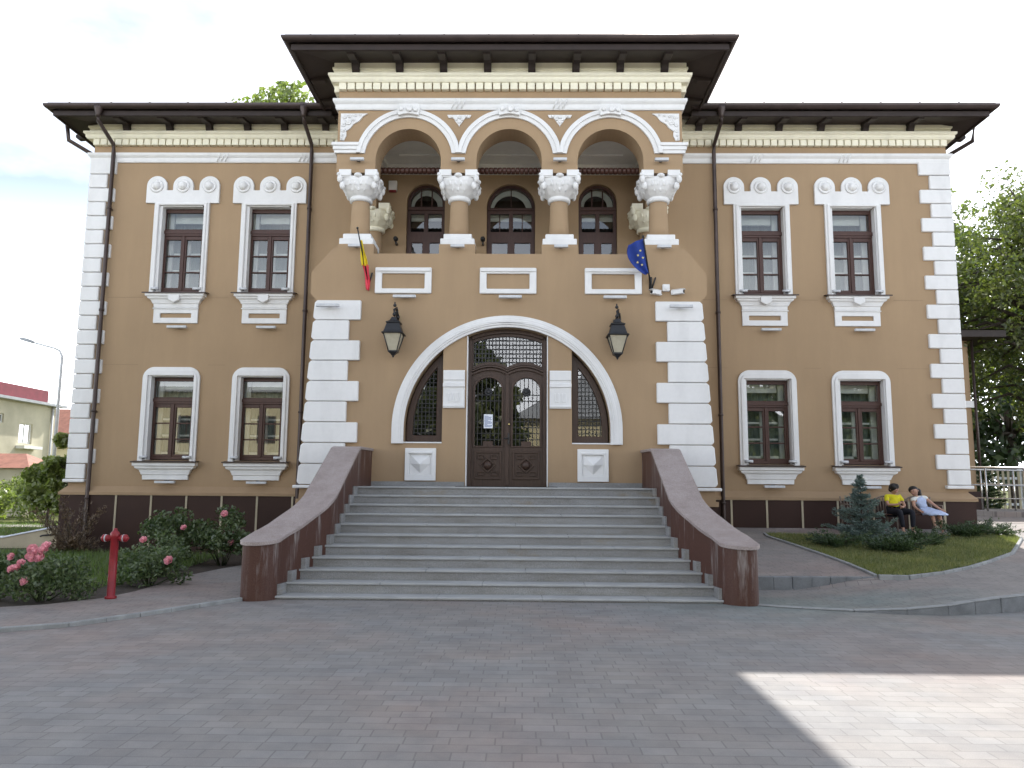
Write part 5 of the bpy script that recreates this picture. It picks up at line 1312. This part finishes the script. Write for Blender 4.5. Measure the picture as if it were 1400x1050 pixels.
# ------------------------------------------------------------------ right side
an = empty('rear_annex', (13, 26, 0))
MB().box(-3.2, 2.15, 0, 8, .0, 6.5).build('wall', M['tan'], an)
MB().box(-3.25, 2.23, -.08, 8, 4.25, 4.47).build('string_course', M['white'], an); MB().box(-3.25, 2.24, -.09, 8, 0, 1.5).build('plinth', M['granite'], an)
MB().box(-3.3, 3.0, -.75, 9, 6.5, 6.72).build('eave', M['eave'], an); MB().add([(-3.3, -.8, 6.73), (3.05, -.8, 6.73), (3.05, 9, 6.73), (-3.3, 9, 6.73), (-3.3, 4, 7.5), (.6, 4, 7.5)], [(0, 1, 5, 4), (1, 2, 5), (2, 3, 4, 5)]).build('roof', M['roof'], an)
MB().tube([(2.25, -.08, 6.5), (2.25, -.08, .5)], .045, 8).build('downpipe', M['pipe'], an)
MB().box(-3.2, 3.2, 4.4, 12, 6.7, 9.0).build('upper_wall', M['tan'], an); MB().box(-3.3, 4.0, 3.6, 12.5, 9.0, 9.22).build('upper_eave', M['eave'], an)
tag(an, 'tan rear annex with low dark eaves seen past the right corner', 'building')
rp_ = empty('wheelchair_ramp', (12.6, 20.6, .90))
MB().loft([[(-1.45, 0, -.3), (-1.45, 1.8, -.3), (-1.45, 1.8, .14), (-1.45, 0, .14)], [(6, 0-1.2, -.3), (6, 1.8, -.3), (6, 1.8, .02), (6, -1.2, .02)]]).build('ramp_slab', M['paver2'], rp_)
def rail_line(x0, y0, z0, x1, y1, z1, n, h_=1.12):
    mb = MB(); a = Vector((x0, y0, z0)); b = Vector((x1, y1, z1))
    for i in range(n): p = a.lerp(b, i/(n-1)); mb.tube([p, p+Vector((0, 0, h_))], .024, 8)
    for k in (1, .62, .30): mb.tube([a+Vector((0, 0, h_*k)), b+Vector((0, 0, h_*k))], .024 if k == 1 else .015, 8)
    mb.build('railing', M['steel'], rp_)
rail_line(-1.25, .05, .13, 6, -1.15, .02, 9)
rail_line(-1.25, 1.7, .13, 6, 1.7, .02, 9)
rail_line(-1.25, .05, .13, -1.25, 1.7, .13, 3)
tag(rp_, 'paved wheelchair ramp with stainless steel railings right of the building', 'ramp')
# picket fence and trees
fn = empty('garden_fence', (20, 34, .5))
mb = MB(); 
for i in range(70): x = -6+i*.22; mb.box(x, x+.09, 0, .03, 0, 1.9)
mb.build('pickets', M['beige'], fn); MB().box(-6, 9.4, .03, .07, .4, .5).box(-6, 9.4, .03, .07, 1.5, 1.6).build('rails', M['lightgrey'], fn)
for i in range(5): MB().box(-6+i*3.8, -5.85+i*3.8, .07, .2, -.3, 2.0).build('post', M['lightgrey'], fn)
tag(fn, 'pale picket fence behind the ramp at the right edge', 'fence')
lawnR = [(12.5, 26), (40, 20), (60, 60), (12.5, 60)]
tag(sheet('back_lawn', lawnR, M['turf'], lambda x, y: .62, 4, .0), kind='structure')
tree('large_tree', (19.3, 28, .5), 12.4, 4.1, 120, 330, .11, 'large broadleaf tree with thick leaning trunk at the right edge', 61, 'leaf', .34, .26, lean=(-.6, 0))
tree('slender_tree', (18.2, 33, .5), 14.4, 2.4, 80, 90, .15, 'airy tree with thin foliage close behind the right corner', 62, 'leafbright', .16, .25)
tree('large_tree', (25, 40, .5), 13, 5.2, 60, 170, .28, 'dark background tree behind the large right one', 63, 'leafdark', .3, .1)
tree('large_tree', (19.5, 44, .5), 9, 4.0, 40, 150, .28, 'dark background tree seen under the airy crown', 64, 'leafdark', .3, .1)
conifer('garden_conifer', (18.2, 31, .6), 2.6, 1.0, 'small dark conifer in front of the picket fence', 65, m='juniper', rows=12, needle=.12)

# ------------------------------------------------------------------ the far side of the square (seen in the panes)
gable('square_building', 8.5, -20, 17, 9, 5.2, 3.2, M['yellowwall'], M['greyroof'], 'cream building with grey hip roof across the square, mirrored in the door glass')
def facade_reflected(x, y, w_, h_, label):
    t = empty('square_building', (x, y, 0)); MB().box(-w_/2, w_/2, -8, 0, -.1, h_).build('wall', M['yellowwall'], t); MB().box(-w_/2-.4, w_/2+.4, -8.4, .5, h_, h_+.3).build('roof', M['greyroof'], t)
    for i in range(int(w_/2.4)):
        for z in (1.0, 4.0):
            a = -w_/2+.8+i*2.4; f = MB().plate(rect(a, a+1.1, z, z+1.6), .002, .06, [rect(a+.08, a+.52, z+.08, z+1.52), rect(a+.58, a+1.02, z+.08, z+1.52)]).build('window', M['brownwood'], t); MB().box(a+.05, a+1.05, .003, .02, z+.05, z+1.55).build('pane', M['dark'], f)
    tag(t, label, 'building')
facade_reflected(-19, -10, 14, 7.0, 'long cream building across the square, mirrored in the left windows')
tree('square_tree', (-2.9, -9.5, 0), 10.0, 3.1, 70, 170, .34, 'leafy tree across the square mirrored in the left door leaf', 71, 'leaf', .25, .15)
tree('square_tree', (-8.0, -9, 0), 9.6, 3.0, 70, 170, .34, 'leafy tree across the square mirrored in the left side window', 72, 'leaf', .25, .15)
tree('square_tree', (15.3, -8, 0), 9.5, 3.0, 70, 150, .34, 'leafy tree across the square mirrored in the right windows', 73, 'leaf', .25, .04)
tree('square_tree', (20.2, -9, 0), 9.5, 3.4, 80, 160, .34, 'leafy tree across the square mirrored in the far right windows', 74, 'leaf', .25, .02)
